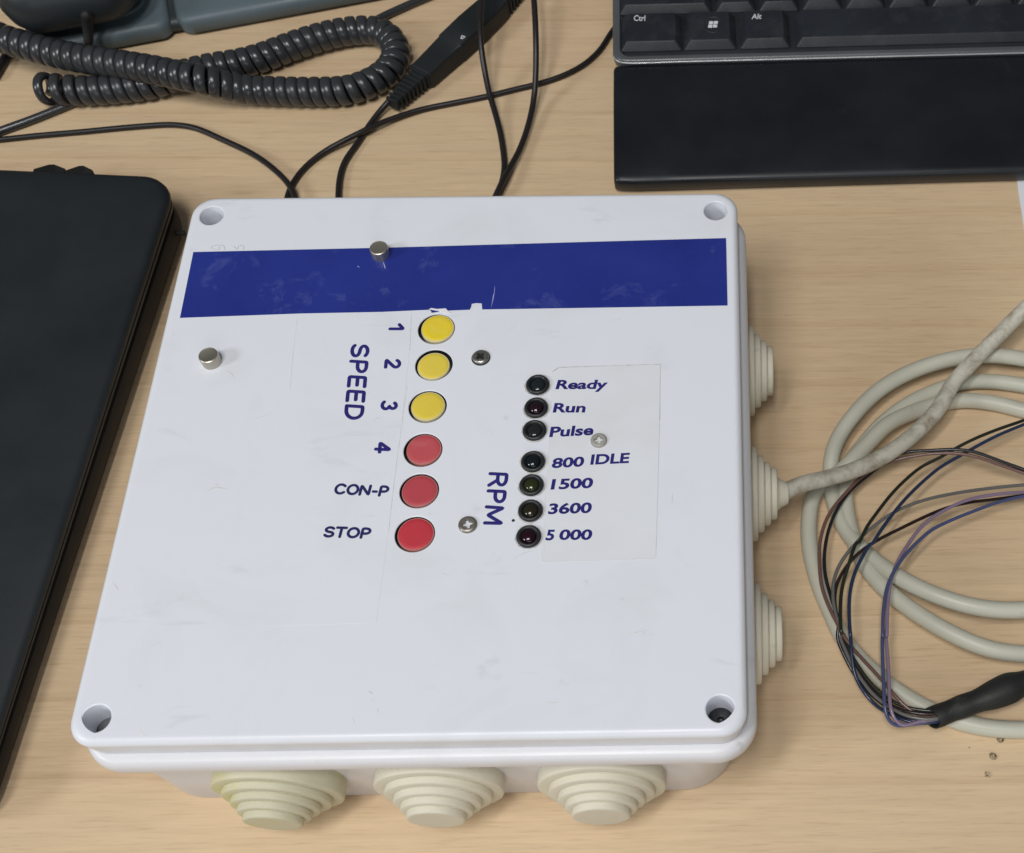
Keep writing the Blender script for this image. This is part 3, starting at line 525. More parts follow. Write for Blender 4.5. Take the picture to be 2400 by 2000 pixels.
# ------------------------------------------------------------------ thin wires and their sleeve
wb = thing('wire_bundle', (143.02,-68.06,0.0), 'bundle of thin coloured wires running into a black heat-shrink sleeve', 'wires')
WR_ = [
 ('w_brown', 'brown wire', [(201.11,10.65,10.6),(193.33,14.3,10.6),(184.58,17.41,11.6),(176.13,20.33,12.6),(169.38,21.74,12.6),(160.95,22.3,11.6),(154.13,21.83,10.6),(147.32,21.09,9.1),(140.24,17.82,8.6),(135.19,14.13,8.6),(128.21,6.33,8.6),(125.02,2.15,8.6),(122.42,-2.83,8.6),(120.68,-8.43,8.6),(119.86,-13.65,8.6),(119.71,-20.11,8.6),(120.0,-26.49,8.6),(121.31,-32.17,8.6),(122.94,-36.86,8.6),(124.84,-41.2,8.6),(126.59,-45.49,8.6),(129.68,-49.95,8.0),(132.13,-53.41,8.5),(135.4,-57.79,9.0),(139.43,-63.24,9.5),(142.64,-67.8,9.5),(145.69,-70.9,9.0),(149.04,-73.1,9.0),(152.8,-73.62,9.0),(157.91,-72.17,9.0)]),
 ('w_black', 'black wire', [(201.03,11.65,11.6),(193.25,15.19,11.6),(184.52,18.42,12.6),(176.1,21.53,13.6),(169.34,22.75,13.6),(162.62,23.12,12.6),(155.95,23.71,11.1),(150.24,23.8,9.6),(146.91,22.9,7.6),(133.35,11.42,7.6),(131.12,9.06,7.6),(128.21,5.01,7.6),(125.57,-0.01,7.6),(123.35,-5.97,7.6),(122.13,-11.22,7.6),(121.48,-16.42,7.6),(121.46,-21.26,7.6),(121.98,-25.41,7.6),(122.92,-29.85,7.6),(124.05,-35.1,8.1),(125.42,-40.9,8.6),(124.31,-44.58,7.0),(125.67,-48.74,6.0),(127.61,-53.21,5.0),(129.86,-57.33,4.0),(132.64,-61.63,3.5),(135.95,-65.34,4.0),(139.48,-68.88,5.0),(143.4,-73.06,7.0),(147.56,-74.7,8.0),(152.73,-75.12,8.5),(157.88,-73.22,8.5)]),
 ('w_olive', 'dark green wire', [(205.26,41.14,9.6),(196.01,36.48,10.6),(186.24,32.3,11.6),(176.89,27.75,12.6),(170.15,24.62,11.6),(164.46,21.48,10.6),(157.4,18.18,9.6),(151.87,13.51,9.6),(146.31,7.72,9.6),(140.65,0.2,10.1),(136.14,-6.45,10.6),(133.06,-12.65,11.1),(132.62,-11.53,11.1),(130.93,-15.72,11.1),(129.57,-19.95,10.6),(127.96,-24.23,9.6),(126.77,-28.4,9.1),(126.0,-34.65,9.1),(125.63,-41.03,9.6),(125.73,-45.6,9.6),(126.42,-43.41,8.0),(127.65,-48.63,8.0),(130.02,-54.45,8.0),(133.8,-60.85,8.0),(137.93,-65.61,8.0),(143.5,-69.6,8.5),(149.1,-71.59,9.5),(154.0,-72.09,9.8),(157.9,-71.08,9.8)]),
 ('w_navy', 'navy blue wire', [(204.76,38.84,10.6),(195.54,34.13,11.6),(185.73,29.24,12.6),(178.37,25.3,12.6),(171.22,21.39,11.6),(164.01,17.21,11.1),(158.46,12.56,11.1),(152.83,6.9,11.6),(148.32,1.69,12.1),(144.17,-3.85,12.6),(140.41,-9.31,13.1),(137.02,-14.71,13.6),(137.09,-13.35,13.6),(134.66,-17.66,13.6),(132.15,-21.85,13.1),(130.17,-26.95,12.6),(129.05,-31.63,12.6),(128.42,-37.8,12.6),(128.3,-43.9,12.6),(128.4,-48.12,12.6),(128.62,-44.19,10.5),(128.65,-49.48,10.0),(128.78,-53.88,9.0),(129.35,-58.25,8.0),(130.89,-61.8,6.5),(133.48,-65.35,5.0),(136.24,-68.52,5.0),(139.22,-71.1,6.0),(143.28,-73.85,7.5),(147.51,-75.31,8.0),(152.69,-75.57,8.5),(157.81,-73.98,8.5)]),
 ('w_grey', 'grey wire', [(201.88,11.94,7.6),(193.55,11.47,7.6),(184.39,10.34,8.1),(175.59,9.01,8.6),(165.06,6.94,9.1),(156.27,4.47,9.6),(148.55,1.31,9.6),(143.26,-1.86,9.6),(138.64,-5.51,9.6),(135.15,-8.29,9.1),(132.8,-11.16,9.1),(130.0,-14.22,9.1),(126.89,-18.61,8.6),(124.94,-22.75,8.6),(123.91,-27.18,8.6),(123.71,-32.83,8.6),(124.32,-37.5,8.6),(125.22,-42.12,8.6),(124.98,-43.29,7.0),(126.78,-49.17,7.0),(129.14,-55.31,7.0),(131.83,-60.43,7.0),(135.65,-65.82,7.0),(139.78,-69.49,7.5),(144.14,-72.69,8.5),(148.89,-74.42,9.3),(154.1,-74.73,9.5),(157.71,-73.57,9.5)]),
 ('w_maroon', 'maroon black wire', [(200.96,8.58,6.6),(191.21,7.55,6.6),(182.25,5.76,7.6),(173.39,4.18,8.6),(166.24,2.08,9.6),(160.89,-0.18,10.1),(153.86,-3.5,10.1),(146.87,-7.11,10.1),(140.61,-10.39,10.1),(136.43,-13.12,10.1),(135.17,-13.99,10.1),(131.55,-16.92,9.6),(128.48,-20.65,9.1),(126.0,-24.52,8.6),(124.71,-27.9,8.1),(124.18,-32.61,8.1),(124.75,-38.21,8.1),(125.91,-43.14,8.1),(125.85,-44.72,6.5),(128.24,-51.37,6.0),(131.19,-57.5,6.0),(134.68,-63.12,6.5),(138.22,-67.11,7.0),(142.02,-70.32,8.0),(146.98,-72.48,9.5),(154.2,-73.16,9.8),(157.83,-71.84,9.8)]),
 ('w_mauve', 'mauve wire', [(201.28,8.83,8.6),(192.94,7.98,8.6),(183.74,6.78,9.6),(176.58,5.17,10.6),(169.39,2.6,11.6),(163.97,-0.46,12.1),(158.56,-3.87,12.6),(154.94,-7.21,12.6),(151.99,-10.72,12.6),(148.99,-15.13,12.6),(146.47,-18.95,12.6),(144.42,-23.38,12.6),(142.79,-28.09,12.6),(141.71,-33.38,12.6),(140.93,-39.53,12.6),(140.1,-48.3,12.6),(140.36,-43.61,11.0),(140.08,-48.47,11.0),(140.22,-53.27,11.0),(140.18,-58.03,11.0),(139.95,-64.29,11.0),(139.82,-68.92,11.0),(140.17,-73.03,10.5),(141.35,-75.44,9.5),(143.19,-76.81,9.0),(145.56,-76.39,9.0),(149.76,-74.94,9.0),(154.15,-74.86,9.0),(157.77,-73.7,9.0)]),
 ('w_blue', 'blue wire', [(200.88,7.3,9.6),(192.5,5.87,9.6),(183.16,3.14,10.6),(174.13,-0.72,11.6),(165.17,-4.92,12.6),(158.07,-8.83,13.1),(153.7,-12.75,13.6),(150.82,-15.66,13.6),(147.48,-19.46,13.6),(144.26,-24.18,13.6),(141.93,-28.86,13.6),(140.5,-33.82,13.6),(139.46,-39.95,13.6),(138.72,-48.7,13.6),(138.98,-45.64,12.0),(138.59,-50.46,12.0),(138.33,-56.82,12.0),(138.2,-63.08,12.0),(137.95,-69.26,12.0),(138.33,-73.49,11.0),(139.7,-76.02,9.5),(141.8,-76.61,8.5),(145.36,-76.14,8.3),(150.39,-75.47,8.3),(154.2,-75.38,8.3),(157.8,-74.37,8.3)]),
]
for mt, lab, pts in WR_: tube('wire', pts, 0.62, mt, wb, 1.0, 8, 5, lab)
SL = [(152.88,-74.38,9.0),(156.36,-73.06,9.0),(160.92,-71.3,9.0),(165.46,-69.75,9.2),(169.07,-68.53,9.5),(172.74,-67.2,9.5),(176.14,-65.86,9.5),(179.56,-64.41,9.5),(185.41,-62.57,9.5),(193.15,-60.93,9.0)]
P_ = relax(catmull(SL, 1.0), 4)
def srad(f): return 3.7+1.25*math.exp(-((f-0.58)/0.13)**2)+0.35*f+0.12*math.sin(f*31)
sl = MB()
T_, N_, B_ = frames(P_); n_ = 22; Lo = []; Li = []
for i, q in enumerate(P_):
    r = srad(i/(len(P_)-1)); fl_ = 0.74+0.1*min(1, i/20)
    cut = 1.6*max(0, 1-i/5.0)
    for lst, rr in ((Lo, r), (Li, r-0.45)):
        lst.append([q+T_[i]*(cut*math.sin(2*math.pi*k/n_+0.6))+B_[i]*(rr*math.cos(2*math.pi*k/n_))+N_[i]*(rr*fl_*math.sin(2*math.pi*k/n_)) for k in range(n_)])
sl = loft(list(reversed(Li))+Lo, True, True); sl.build('sleeve', 'shrink', wb, 45, 'wrinkled black heat-shrink sleeve')

# ------------------------------------------------------------------ closed laptop
LA = math.radians(-4.0); LC = (-123.0, 145.0)
def lapx(v): x, y = rot2(v.x, v.y, LA); return Vector((x+LC[0], y+LC[1], v.z*(1.17+0.39*min(0, v.y)/252)))   # thicker at the hinge
lap = thing('laptop', (-250, 10, 0), 'closed matt black laptop at the left edge of the desk', 'laptop')
W_, D_ = 170, 126
rr_loft([(W_-2.6, D_-4, 10, 2.0), (W_-1.6, D_-3, 10.5, 2.6), (W_-0.3, D_-2.4, 11.5, 6.5), (W_-0.1, D_-2.2, 11.8, 10.0), (W_-0.6, D_-2.2, 12, 12.0), (W_-1.4, D_-2.8, 11.5, 12.6), (W_-5, D_-5, 10, 12.7)], 10, -W_, -D_).xf(lapx).build('laptop_base', 'laptop_side', lap)
rr_loft([(W_-4, D_-4, 10, 12.75), (W_-1.4, D_-1.4, 12, 13.0), (W_-0.7, D_-0.7, 12.5, 13.8), (W_-0.6, D_-0.6, 12.5, 15.2), (W_-1.3, D_-1.3, 12.2, 15.6), (W_-1.3, D_-1.3, 12.2, 16.0), (W_-0.4, D_-0.4, 12.7, 16.4), (W_, D_, 13, 17.6),
         (W_-0.3, D_-0.3, 13, 18.7), (W_-1.2, D_-1.2, 12.5, 19.6), (W_-3, D_-3, 12, 20.1), (W_-8, D_-8, 10, 20.4), (W_-16, D_-16, 8, 20.5)], 12, -W_, -D_).xf(lapx).build('laptop_lid', 'laptop', lap, 50)
for u, v in ((-18, -20), (-322, -20), (-18, -232), (-322, -232)):
    lathe([(6, 0), (6, 1.6), (5.5, 2.1)], 20).xf(lambda q: lapx(q+Vector((u, v, 0)))).build('foot', 'rubber', lap)
for (x0, x1) in [(-184.66,-172.33),(-171.78,-161.42)]:
    # low rubber bumper with a ridged top behind the hinge edge
    um = (x0+x1)/2; hw = (x1-x0)/2; y0 = LC[1]+0.07*(LC[0]-um)
    mb = MB(); mb.add([(x0, y0-6, 4), (x1, y0-6, 4), (x1, y0+8.2, 4), (x0, y0+8.2, 4), (x0, y0-6, 14), (x1, y0-6, 14), (x1, y0+8.4, 14), (x0, y0+8.4, 14), (um-hw*0.22, y0+11.6, 13.0), (um+hw*0.12, y0+11.6, 13.0), (um-hw*0.2, y0+11.2, 5), (um+hw*0.1, y0+11.2, 5)],
        [(0, 3, 10, 11, 2, 1), (4, 5, 6, 9, 8, 7), (0, 4, 7, 3), (1, 2, 6, 5), (3, 7, 8, 10), (8, 9, 11, 10), (9, 6, 2, 11), (0, 1, 5, 4)])
    mb.build('hinge_bumper', 'rubber', lap, 20)
pl = (-121.46,128.08,9.0)
shift(rr_loft([(2.8, 0.5, 0.4, 7.8), (2.8, 0.8, 0.5, 8.2), (2.8, 0.8, 0.5, 9.6), (2.6, 0.5, 0.4, 10.0)], 4), pl[0]-2.6, pl[1]).build('plug', 'rubber', lap)
# ------------------------------------------------------------------ keyboard with its palm rest
KA = math.radians(1.45); KC = (43.1, 212.4); KS = 0.12
def kbx(v):
    x, y = rot2(v.x, v.y, KA); return Vector((x+KC[0], y+KC[1], v.z+KS*max(0, v.y)+15.5))
kb = thing('keyboard', (120, 190, 0), 'black keyboard with grey rim and a wide palm rest', 'keyboard')
KWD, KDP = 215, 75
def ring_loft(outer_prof, inner_prof, n, cx, cy):
    L = [[(x, y, z) for x, y in rrect(hx, hy, r, n, cx, cy)] for hx, hy, r, z in outer_prof+inner_prof]
    return loft(L, True, True)
ring_loft([(KWD-2.5, KDP-2.5, 4, -10), (KWD-0.4, KDP-0.4, 5.5, -5), (KWD, KDP, 6, -2.2), (KWD-0.2, KDP-0.2, 6, -0.7), (KWD-0.8, KDP-0.8, 5.7, -0.1), (KWD-1.3, KDP-1.3, 5.5, 0)],
          [(KWD-3.0, KDP-2.6, 4.4, 0.0), (KWD-3.3, KDP-2.9, 4.2, -0.3), (KWD-3.5, KDP-3.1, 4.0, -1.6), (KWD-4.6, KDP-5, 3.5, -2.4), (KWD-8, KDP-9, 3, -2.6)], 8, KWD, KDP).xf(kbx).build('case', ['bezel'], kb, 40)
rr_loft([(KWD-4.0, KDP-3.6, 3.6, -2.2), (KWD-4.0, KDP-3.6, 3.6, -1.5), (KWD-4.3, KDP-3.9, 3.4, -1.35)], 6, KWD, KDP).xf(kbx).build('key_well', 'kb_black', kb)
edge_glint = [(400, -0.12, -0.75), (300, -0.12, -0.75), (200, -0.12, -0.75), (100, -0.12, -0.75), (30, -0.12, -0.75), (6, -0.12, -0.75), (3.2, 0.45, -0.75), (1.2, 1.9, -0.75), (0.2, 4.0, -0.75)]
sweep([kbx(q) for q in relax(catmull(edge_glint, 2.0), 1)], 0.42, 8).build('edge_glint', 'silver', kb, 60)  # added pale tube: the rounded edge's reflection line put into colour
# palm rest: one deep moulding, higher at the back
PRF = [(0.4, -14.5), (0.4, -2.4), (-0.4, -1.75), (-3, -1.6), (-10, -1.8), (-22, -2.3), (-36, -3.4), (-46, -4.4), (-53, -5.3), (-57.6, -6.0), (-59.3, -6.5), (-60.2, -7.3), (-60.4, -8.4), (-59.6, -12.0), (-58.2, -14.6)]
def palm_section(u, sh, dz):
    cy = -30; return [(u, cy+(y-cy)*(1-sh), z+dz if z > -14 else z) for y, z in PRF]
secs = [palm_section(u, s, dz) for u, s, dz in ((1.9, 0.15, -3.4), (0.75, 0.105, -2.0), (0.25, 0.07, -1.1), (0.35, 0.045, -0.5), (1.2, 0.025, -0.15), (3, 0.012, 0), (8, 0, 0), (60, 0, 0), (150, 0, 0), (280, 0, 0), (428, 0, 0))]
secs[3] = [(0.5, y, z) for _, y, z in secs[3]]
loft(secs, True, True).xf(lambda v: kbx(Vector(v))).build('palm_rest', 'palm', kb, 50)
# keys
def key(u0, u1, v0, v1, name='key', side=2.6, front=2.3, back=0.5, h=3.4, label=None):
    z0 = -1.3; n = 4
    def lp_(i, f, bk, r, z): return [(x, y, z) for x, y in rrect((u1-u0)/2-i, (v1-v0-f-bk)/2, r, n, (u0+u1)/2, (v0+f+v1-bk)/2)]
    L = [lp_(0, 0, 0, 0.8, z0), lp_(0.05, 0.03, 0.03, 0.9, z0+0.5), lp_(side*0.93, front*0.93, back*0.93, 1.0, z0+h-0.25), lp_(side+0.12, front+0.12, back+0.1, 1.0, z0+h), lp_(side+0.5, front+0.5, back+0.4, 0.9, z0+h+0.02)]
    b_ = loft(L, True, False); nn = len(L[0])
    # dished top: sag towards the middle along the length
    top = L[-1]; cu = (u0+u1)/2; hwid = (u1-u0)/2-side; k0 = len(b_.v)-nn
    c_ = (cu, (v0+v1)/2, z0+h-0.22); b_.v.append(c_); ci = len(b_.v)-1
    for k in range(nn): b_.f.append((k0+k, k0+(k+1) % nn, ci))
    b_.xf(kbx); return b_.build(name, 'key', kb, 32, label)
KT = -1.3+3.4
R1 = 5.9; PT = 18.55
ctrl = key(3.4, 29.4, R1, R1+PT-0.9, label='Ctrl key'); wink = key(30.2, 52.2, R1, R1+PT-0.9, label='key with a four-pane window mark'); alt = key(53.9, 75.0, R1, R1+PT-0.9, label='Alt key'); space = key(77.4, 190, R1, R1+PT-0.9, label='space bar')
R2 = R1+PT+1.0
key(3.0, 42.3, R2, R2+PT-0.9, label='left shift key')
for k in range(8): key(44.1+k*PT, 44.1+(k+1)*PT-1.4, R2, R2+PT-0.9)
def kmark(pts, z, mat, parent, name='mark'):
    V = [tuple(kbx(Vector((u, v, z)))) for u, v in pts]; return obj(name, V, [tuple(range(len(V)))], mat, parent, 0)
def klocal(x, y):
    x, y = rot2(x-KC[0], y-KC[1], -KA); return x, y
KL = [(51.79,231.89),(56.6,231.85),(51.92,234.81),(101.67,232.51),(105.8,232.58),(101.98,235.22),(85.37,229.86)]
KLL = [klocal(*q) for q in KL]
def kword(word, A, B, T, parent):
    o = type_word(word, A, B, T, 0, 'legend', None, 0.012, 'white legend '+word)
    me = o.data; org = Vector(o.location)/MM
    for v in me.vertices: q = kbx(Vector((v.co.x/MM+org.x, v.co.y/MM+org.y, KT+0.06))); v.co = q*MM - wloc(parent)
    o.location = (0, 0, 0); o.parent = parent; o.name = 'legend'
kword('Ctrl', KLL[0], KLL[1], KLL[2], ctrl); kword('Alt', KLL[3], KLL[4], KLL[5], alt)
cx_, cy_ = KLL[6]
rgm = [(4.1*math.cos(2*math.pi*k/40), 4.1*math.sin(2*math.pi*k/40)) for k in range(41)]
sweep([kbx(Vector((cx_+a_, cy_+b_, KT-0.02))) for a_, b_ in rgm], 0.35, 6, 0.4, True, False).build('ring', 'key', wink, 60)
for sx, sy in ((0, 0), (1, 0), (0, 1), (1, 1)):
    u = cx_-1.9+sx*2.0; v = cy_-1.75+sy*1.85
    q = [(u+0.0, v), (u+1.75, v-0.18+0.1*sx), (u+1.75, v+1.42), (u, v+1.6)]
    kmark([(a_+0.22*(b_-cy_), b_) for a_, b_ in q], KT+0.04, 'legend', wink, 'pane_mark')

# ------------------------------------------------------------------ desk telephone
PA = 0.2626; PC = (-207.87,228.41)
def phx(v): x, y = rot2(v.x, v.y, PA); return Vector((x+PC[0], y+PC[1], v.z))
ph = thing('desk_phone', (-120, 270, 0), 'blue-grey desk telephone at the back left with its handset down', 'telephone')
def wedge(hx, hy, r, cx, cy, z0, z1, slope, inset=0):
    L = []
    for i, zt in ((1.5, z0), (0.2, z0+1.0), (0, z1-3.0), (0.25, z1-1.6), (1.0, z1-0.5), (2.2, z1), (4, z1+0.1)):
        L.append([(x, y, (zt+slope*y) if zt > z0+1.5 else zt) for x, y in rrect(hx-i, hy-i, r, 7, cx, cy)])
    return loft(L)
wedge(30.0, 62, 6, 30.5, 62, 1.0, 9.0, 0.17).xf(phx).build('cradle_side', 'phone', ph, 50)
wedge(66, 62, 6, 129, 62, 1.0, 9.0, 0.17).xf(phx).build('keypad_side', 'phone', ph, 50)
wedge(96, 60, 5, 97, 63, 1.2, 6.2, 0.17).xf(phx).build('housing', 'phone_dark', ph, 50)
# raised lip of the cradle recess
lipp = [(6, 60), (5, 30), (6, 13), (12, 9.5), (28, 9.5), (44, 9.5), (50, 12.5), (52, 20), (52.5, 40), (52.5, 80)]
sweep([phx(Vector((u, v, 9.1+0.17*v))) for u, v, _ in relax(catmull([(a_, b_, 0) for a_, b_ in lipp], 1.5), 3)], 1.1, 10, 0.9).build('cradle_lip', 'phone', ph, 60)
hs = thing('handset', (-165, 260, 20), 'dark charcoal telephone handset lying in its cradle', 'handset')
L = []
for i, z in ((9, 14.0), (4, 16.0), (1.2, 20.0), (0, 25.5), (0.6, 30.5), (2.6, 34.5), (6, 37.2), (11, 38.6), (17, 39.0)):
    L.append([(x, y, z+0.12*y) for x, y in rrect(29-i, 50-i, 17-min(i, 8), 10, 26, 46)])
loft(L).xf(phx).build('mouthpiece', 'handset', hs, 60)
stub = [(-176.36,233.1,24.0),(-177.74,232.78,20.0),(-178.85,231.78,16.0),(-179.46,229.63,13.0)]
sweep(relax(catmull(stub, 1.0), 2), lambda f: 2.6-0.7*f, 14).build('cord_plug', 'rubber', hs, 50)

# ------------------------------------------------------------------ coiled handset cord
cp = [(-227.16,233.91,20.0),(-219.81,231.21,18.0),(-214.39,228.03,17.0),(-203.84,224.55,16.0),(-189.76,220.34,15.0),(-177.18,216.99,15.0),(-163.93,214.12,15.0),(-147.18,210.28,15.0),(-136.55,207.35,15.0),(-127.12,205.2,14.5),(-119.11,205.48,11.0),(-113.48,206.4,8.0),(-105.44,206.59,6.7),(-98.66,206.36,6.5),(-83.28,205.84,6.5),(-68.1,206.84,6.5),(-59.24,211.24,6.5),(-52.76,218.33,6.5),(-50.81,228.0,6.5),(-53.94,236.65,6.5),(-59.77,241.7,6.5),(-69.08,242.42,6.5),(-79.33,240.28,6.5),(-90.92,235.57,6.5),(-99.01,231.34,6.5),(-106.97,226.79,6.5),(-116.72,223.01,6.5),(-127.51,220.72,6.5),(-139.62,216.54,6.5),(-150.59,211.43,6.5),(-160.34,209.18,6.5),(-166.95,208.31,6.5),(-176.12,207.59,6.5),(-183.59,207.48,6.8),(-189.41,207.59,7.1),(-195.82,208.28,7.3),(-200.37,209.63,7.3)]
CP = relax(catmull(cp, 1.0), 8)
Ln = [0.0]
for a_, b_ in zip(CP, CP[1:]): Ln.append(Ln[-1]+(b_-a_).length)
T_, N_, B_ = frames(CP); tot = Ln[-1]
def coil_sample(s):
    import bisect
    i = min(len(CP)-2, max(0, bisect.bisect_right(Ln, s)-1)); f = (s-Ln[i])/(Ln[i+1]-Ln[i])
    return CP[i].lerp(CP[i+1], f), T_[i].lerp(T_[i+1], f).normalized(), N_[i].lerp(N_[i+1], f).normalized(), B_[i].lerp(B_[i+1], f).normalized()
NP = 12; SEG = 24
def coil_loops(th_end):
    s = 0; th = 0.0; loops = []
    while s < tot-0.1 and th < th_end:
        e = max(0.0, (s-(tot-24))/24)
        pitch = 4.75+2.4*e; rc = 4.75+1.0*e; left = th_end-th
        if left < 3.6: pitch = 0.6; rc -= 0.9*(1-left/3.6)
        c_, t_, n0, b0 = coil_sample(s)
        rad = n0*math.cos(th)+b0*math.sin(th)
        tang = (b0*math.cos(th)-n0*math.sin(th))*rc*2*math.pi+t_*pitch; tang.normalize()
        ax = (t_-tang*t_.dot(tang)).normalized(); rd_ = tang.cross(ax)
        if rd_.dot(rad) < 0: rd_ = -rd_
        ha, hr = 2.36-0.6*e, 1.45
        lp_ = []
        for k in range(NP):
            a_ = 2*math.pi*k/NP; cs, sn = math.cos(a_), math.sin(a_)
            cs = math.copysign(abs(cs)**0.58, cs); sn = math.copysign(abs(sn)**0.85, sn)
            lp_.append(c_+rad*rc+ax*(ha*cs)+rd_*(hr*sn))
        loops.append(lp_); s += pitch/SEG; th += 2*math.pi/SEG
    return loops, th
_, thm = coil_loops(1e9)
loops, _ = coil_loops(math.floor((thm-math.pi)/(2*math.pi))*2*math.pi+math.pi)
cc = thing('coiled_cord', (-133.81,219.42,-0.0), 'dark grey coiled telephone cord doubled back in a loop', 'cord')
loft(loops).build('coil', 'coil', cc, 60)
tube('tail', [(-172.92,212.21,2.2),(-180.66,208.12,2.0),(-187.4,203.84,1.9),(-200.71,195.63,1.9),(-211.83,189.57,1.9),(-220.61,184.68,1.9)], 1.75, 'coil', cc, 1.5, 12, 3)
tube('tail', [(-34.1,273.71,1.9),(-51.11,262.74,1.9),(-61.0,255.4,2.2),(-67.61,247.08,4.0)], 1.75, 'coil', cc, 1.5, 12, 3)

# ------------------------------------------------------------------ in-line connector
QA = math.atan2(25.7, 17.4)
def qx(v): x, y = rot2(v.x, v.y, QA); return Vector((x-39.1, y+215.9, v.z))
qc = thing('inline_connector', (-30, 228, 0), 'black in-line cable connector with ribbed ends behind the box', 'connector')
L = []
for x, hw, h0, h1 in ((0, 4.6, 1.2, 8.3), (0.6, 5.2, 0.6, 9.0), (12, 5.7, 0.4, 9.2), (20, 6.1, 0.3, 9.4), (20.4, 6.4, 0.2, 9.7), (34, 6.6, 0.2, 9.8), (46, 6.3, 0.3, 9.6), (52, 5.8, 0.5, 9.3), (52.6, 5.2, 1.0, 8.6)):
    L.append([(x, a_*1.0, (h0+h1)/2+b_) for a_, b_ in rrect(hw, (h1-h0)/2, 1.3, 4)])
loft(L).xf(qx).build('body', 'conn', qc, 40)
def ribs(x0, x1, h0, h1, n, name='strain_relief'):
    mb = MB()
    for k in range(n):
        f = k/(n-1); x = x0+(x1-x0)*f; hw = h0+(h1-h0)*f; th_ = abs(x1-x0)/n*0.30
        L_ = [[(x+dx, a_, 4.8+b_) for a_, b_ in rrect(hw-i, hw*0.86-i, 1.0, 3)] for dx, i in ((-th_, 0.25), (-th_*0.7, 0), (th_*0.7, 0), (th_, 0.25))]
        q = loft(L_); mb.add(q.v, q.f)
    co = loft([[(x, a_, 4.8+b_) for a_, b_ in rrect(hw-0.9, hw*0.86-0.9, 1.0, 3)] for x, hw in ((x0-0.2, h0), (x1+0.1, h1))]); mb.add(co.v, co.f)
    mb.xf(qx).build(name, 'conn', qc, 30)
ribs(-0.4, -18.5, 4.4, 3.1, 9); ribs(53, 72, 5.4, 3.6, 9)
mk = [(-22.77,235.3),(-21.03,234.35),(-22.23,232.81),(-23.25,233.2)]
hole_mk = [(-22.38,234.59),(-21.68,234.21),(-22.28,233.47),(-22.69,233.66)]
pv, pf = holed(mk, [hole_mk], 9.86); obj('white_mark', pv, pf, 'legend', qc, 0)
tube('cable', [(-50.94,202.62,4.8),(-53.38,200.92,3.2),(-58.28,193.35,1.6),(-62.86,181.7,1.3),(-66.96,171.11,1.3),(-67.73,162.31,1.3),(-66.83,150.94,1.3),(-63.97,128.36,1.3)], 1.25, 'cable', qc, 1.5, 12)
# ------------------------------------------------------------------ loose black cables
def cable(label, pts, r=1.2):
    x, y, z = pts[0]; o = tube('black_cable', pts, r, 'cable', None, 1.5, 12, 6); return tag(o, label, 'cable', 'thin black cables behind the box')
cable('thin black cable bending down from the left edge to the back of the box', [(-223.27,184.16,1.3),(-212.67,185.17,1.3),(-194.85,187.56,1.3),(-178.46,189.31,1.3),(-157.95,191.82,1.3),(-141.3,193.0,1.3),(-132.56,191.4,1.3),(-118.53,183.86,1.5),(-104.15,174.66,2.5),(-92.16,163.56,3.6),(-86.04,155.93,3.8),(-82.78,148.67,3.5),(-77.57,133.11,2.0)])
cable('thin black cable curving from the keyboard across to the back of the box', [(50.75,261.78,1.3),(45.22,254.39,1.3),(39.83,244.53,1.3),(36.04,235.17,1.3),(28.79,225.65,1.3),(19.03,218.75,1.3),(9.23,214.55,1.3),(-0.55,211.35,1.3),(-10.27,208.03,1.3),(-24.82,204.11,1.3),(-39.19,199.89,1.5),(-52.84,192.31,2.6),(-59.49,186.63,3.8),(-67.41,181.63,3.2),(-75.51,176.87,1.8),(-82.81,168.53,1.3),(-86.51,159.81,1.3),(-87.69,151.2,1.3),(-85.53,128.64,1.3)])
cable('thin black cable crossing over the in-line connector', [(-13.2,257.45,22.0),(-13.08,244.37,22.0),(-12.96,231.01,20.0),(-12.38,221.47,16.0),(-11.31,214.09,10.0),(-9.38,205.1,5.5),(-6.9,197.08,3.4),(-4.19,187.13,2.0),(-2.04,175.93,1.4),(-0.95,167.03,1.3),(-1.56,158.83,1.3),(-3.59,150.76,1.3),(-7.37,138.58,1.3)], 1.25)
cable('thin black cable hanging right of the in-line connector', [(8.23,252.45,26.0),(9.79,240.64,25.0),(10.97,223.77,20.0),(10.68,211.74,12.0),(9.5,201.81,5.2),(7.55,188.66,3.0),(4.49,174.72,2.6),(0.74,162.09,3.9),(-2.34,152.15,3.9),(-5.33,144.03,2.0)], 1.25)
cable('short black cable end at the far left edge under the coiled cord', [(-218.87,238.4,2.0),(-220.32,232.86,2.0),(-221.11,227.37,2.0),(-222.23,220.73,2.0)], 1.9)
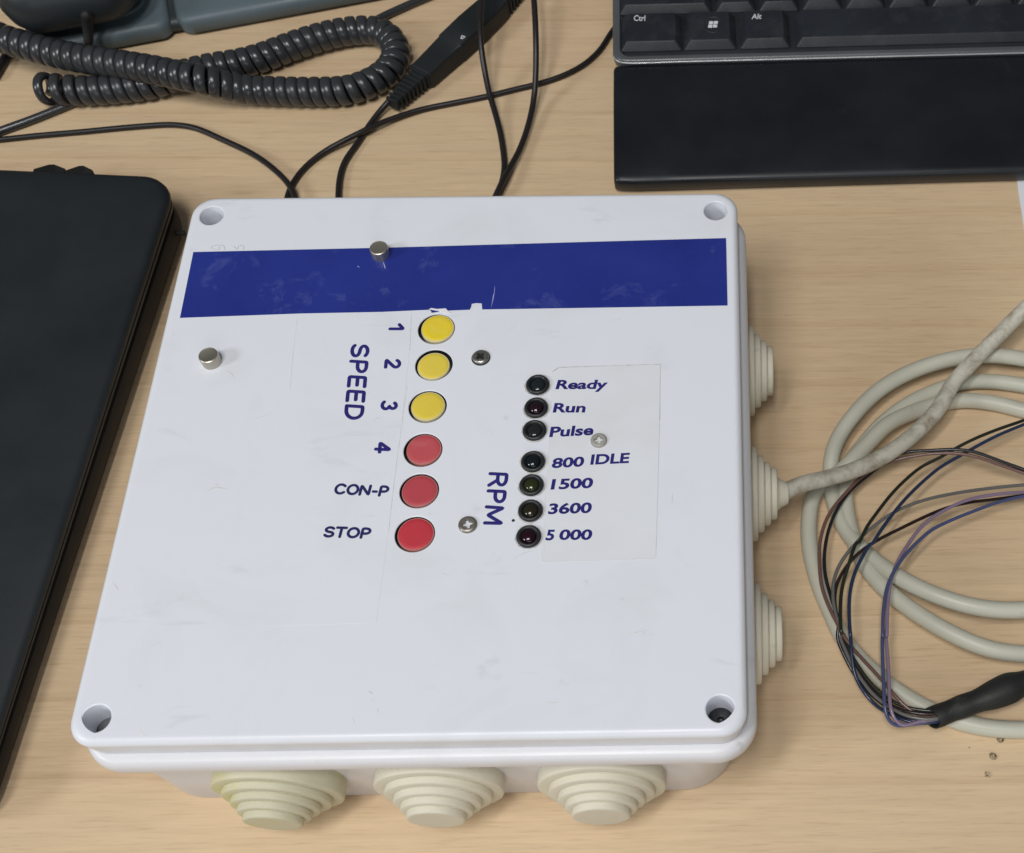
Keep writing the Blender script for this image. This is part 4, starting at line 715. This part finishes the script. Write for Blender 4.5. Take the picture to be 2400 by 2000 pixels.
# ------------------------------------------------------------------ paper and crumbs
pp = [(209.79,162.61),(209.6,159.44),(209.34,153.92),(209.29,148.46),(209.35,142.67),(209.31,136.94),(209.19,132.02)]
poly = pp+[(pp[-1][0]+14, pp[-1][1]-34), (pp[-1][0]+150, pp[-1][1]-40), (pp[0][0]+150, pp[0][1]+40), (pp[0][0]-1, pp[0][1]+40)]
o = plate('paper_sheet', poly, 0.15, 0.32, 'sheet', None); tag(o, 'white sheet of paper poking out from under the palm rest', 'paper')
cr = [(176.0,-78.55),(172.96,-84.28),(170.63,-90.16)]
for (x, y), lab, a0 in zip(cr[:2], ('tiny glassy brown bead nearest the beige cable', 'tiny glassy brown bead in the middle of three crumbs'), (0.4, 1.9)):
    mb = MB()
    L = []
    ringp = [Vector((0.95*math.cos(2*math.pi*k/26), 0.92*math.sin(2*math.pi*k/26), 0.38+0.06*math.sin(3*2*math.pi*k/26+a0))) for k in range(25)]
    q = sweep(ringp, lambda f: 0.27+0.08*math.sin(f*9+a0), 8); mb.add(q.v, q.f)
    q = sweep([Vector((-0.6, -0.15, 0.35)), Vector((-0.1, 0.15, 0.5)), Vector((0.6, 0.1, 0.35))], 0.2, 8); mb.add(q.v, q.f)
    mb.xf(lambda v: Vector((*rot2(v.x, v.y, a0), v.z))+Vector((x, y, 0))); o = mb.build('crumb', 'crumb', None, 50); tag(o, lab, 'crumb', 'tiny brown crumbs on the desk')
x, y = cr[2]
mb = MB().add([(-0.75, 0.85, 0.02), (0.35, 0.65, 0.0), (0.75, -1.05, 0.0), (-0.9, -0.75, 0.02), (-0.6, 0.75, 0.55), (0.45, 0.35, 0.85), (0.6, -0.85, 0.5), (-0.7, -0.6, 0.3), (-0.05, -0.1, 0.35)],
              [(3, 2, 1, 0), (0, 1, 5, 4), (1, 2, 6, 5), (2, 3, 7, 6), (3, 0, 4, 7), (4, 5, 8), (5, 6, 8), (6, 7, 8), (7, 4, 8)])
o = shift(mb, x, y).build('crumb', 'crumb', None, 20); tag(o, 'tiny folded brown chip nearest the front of three crumbs', 'crumb', 'tiny brown crumbs on the desk')
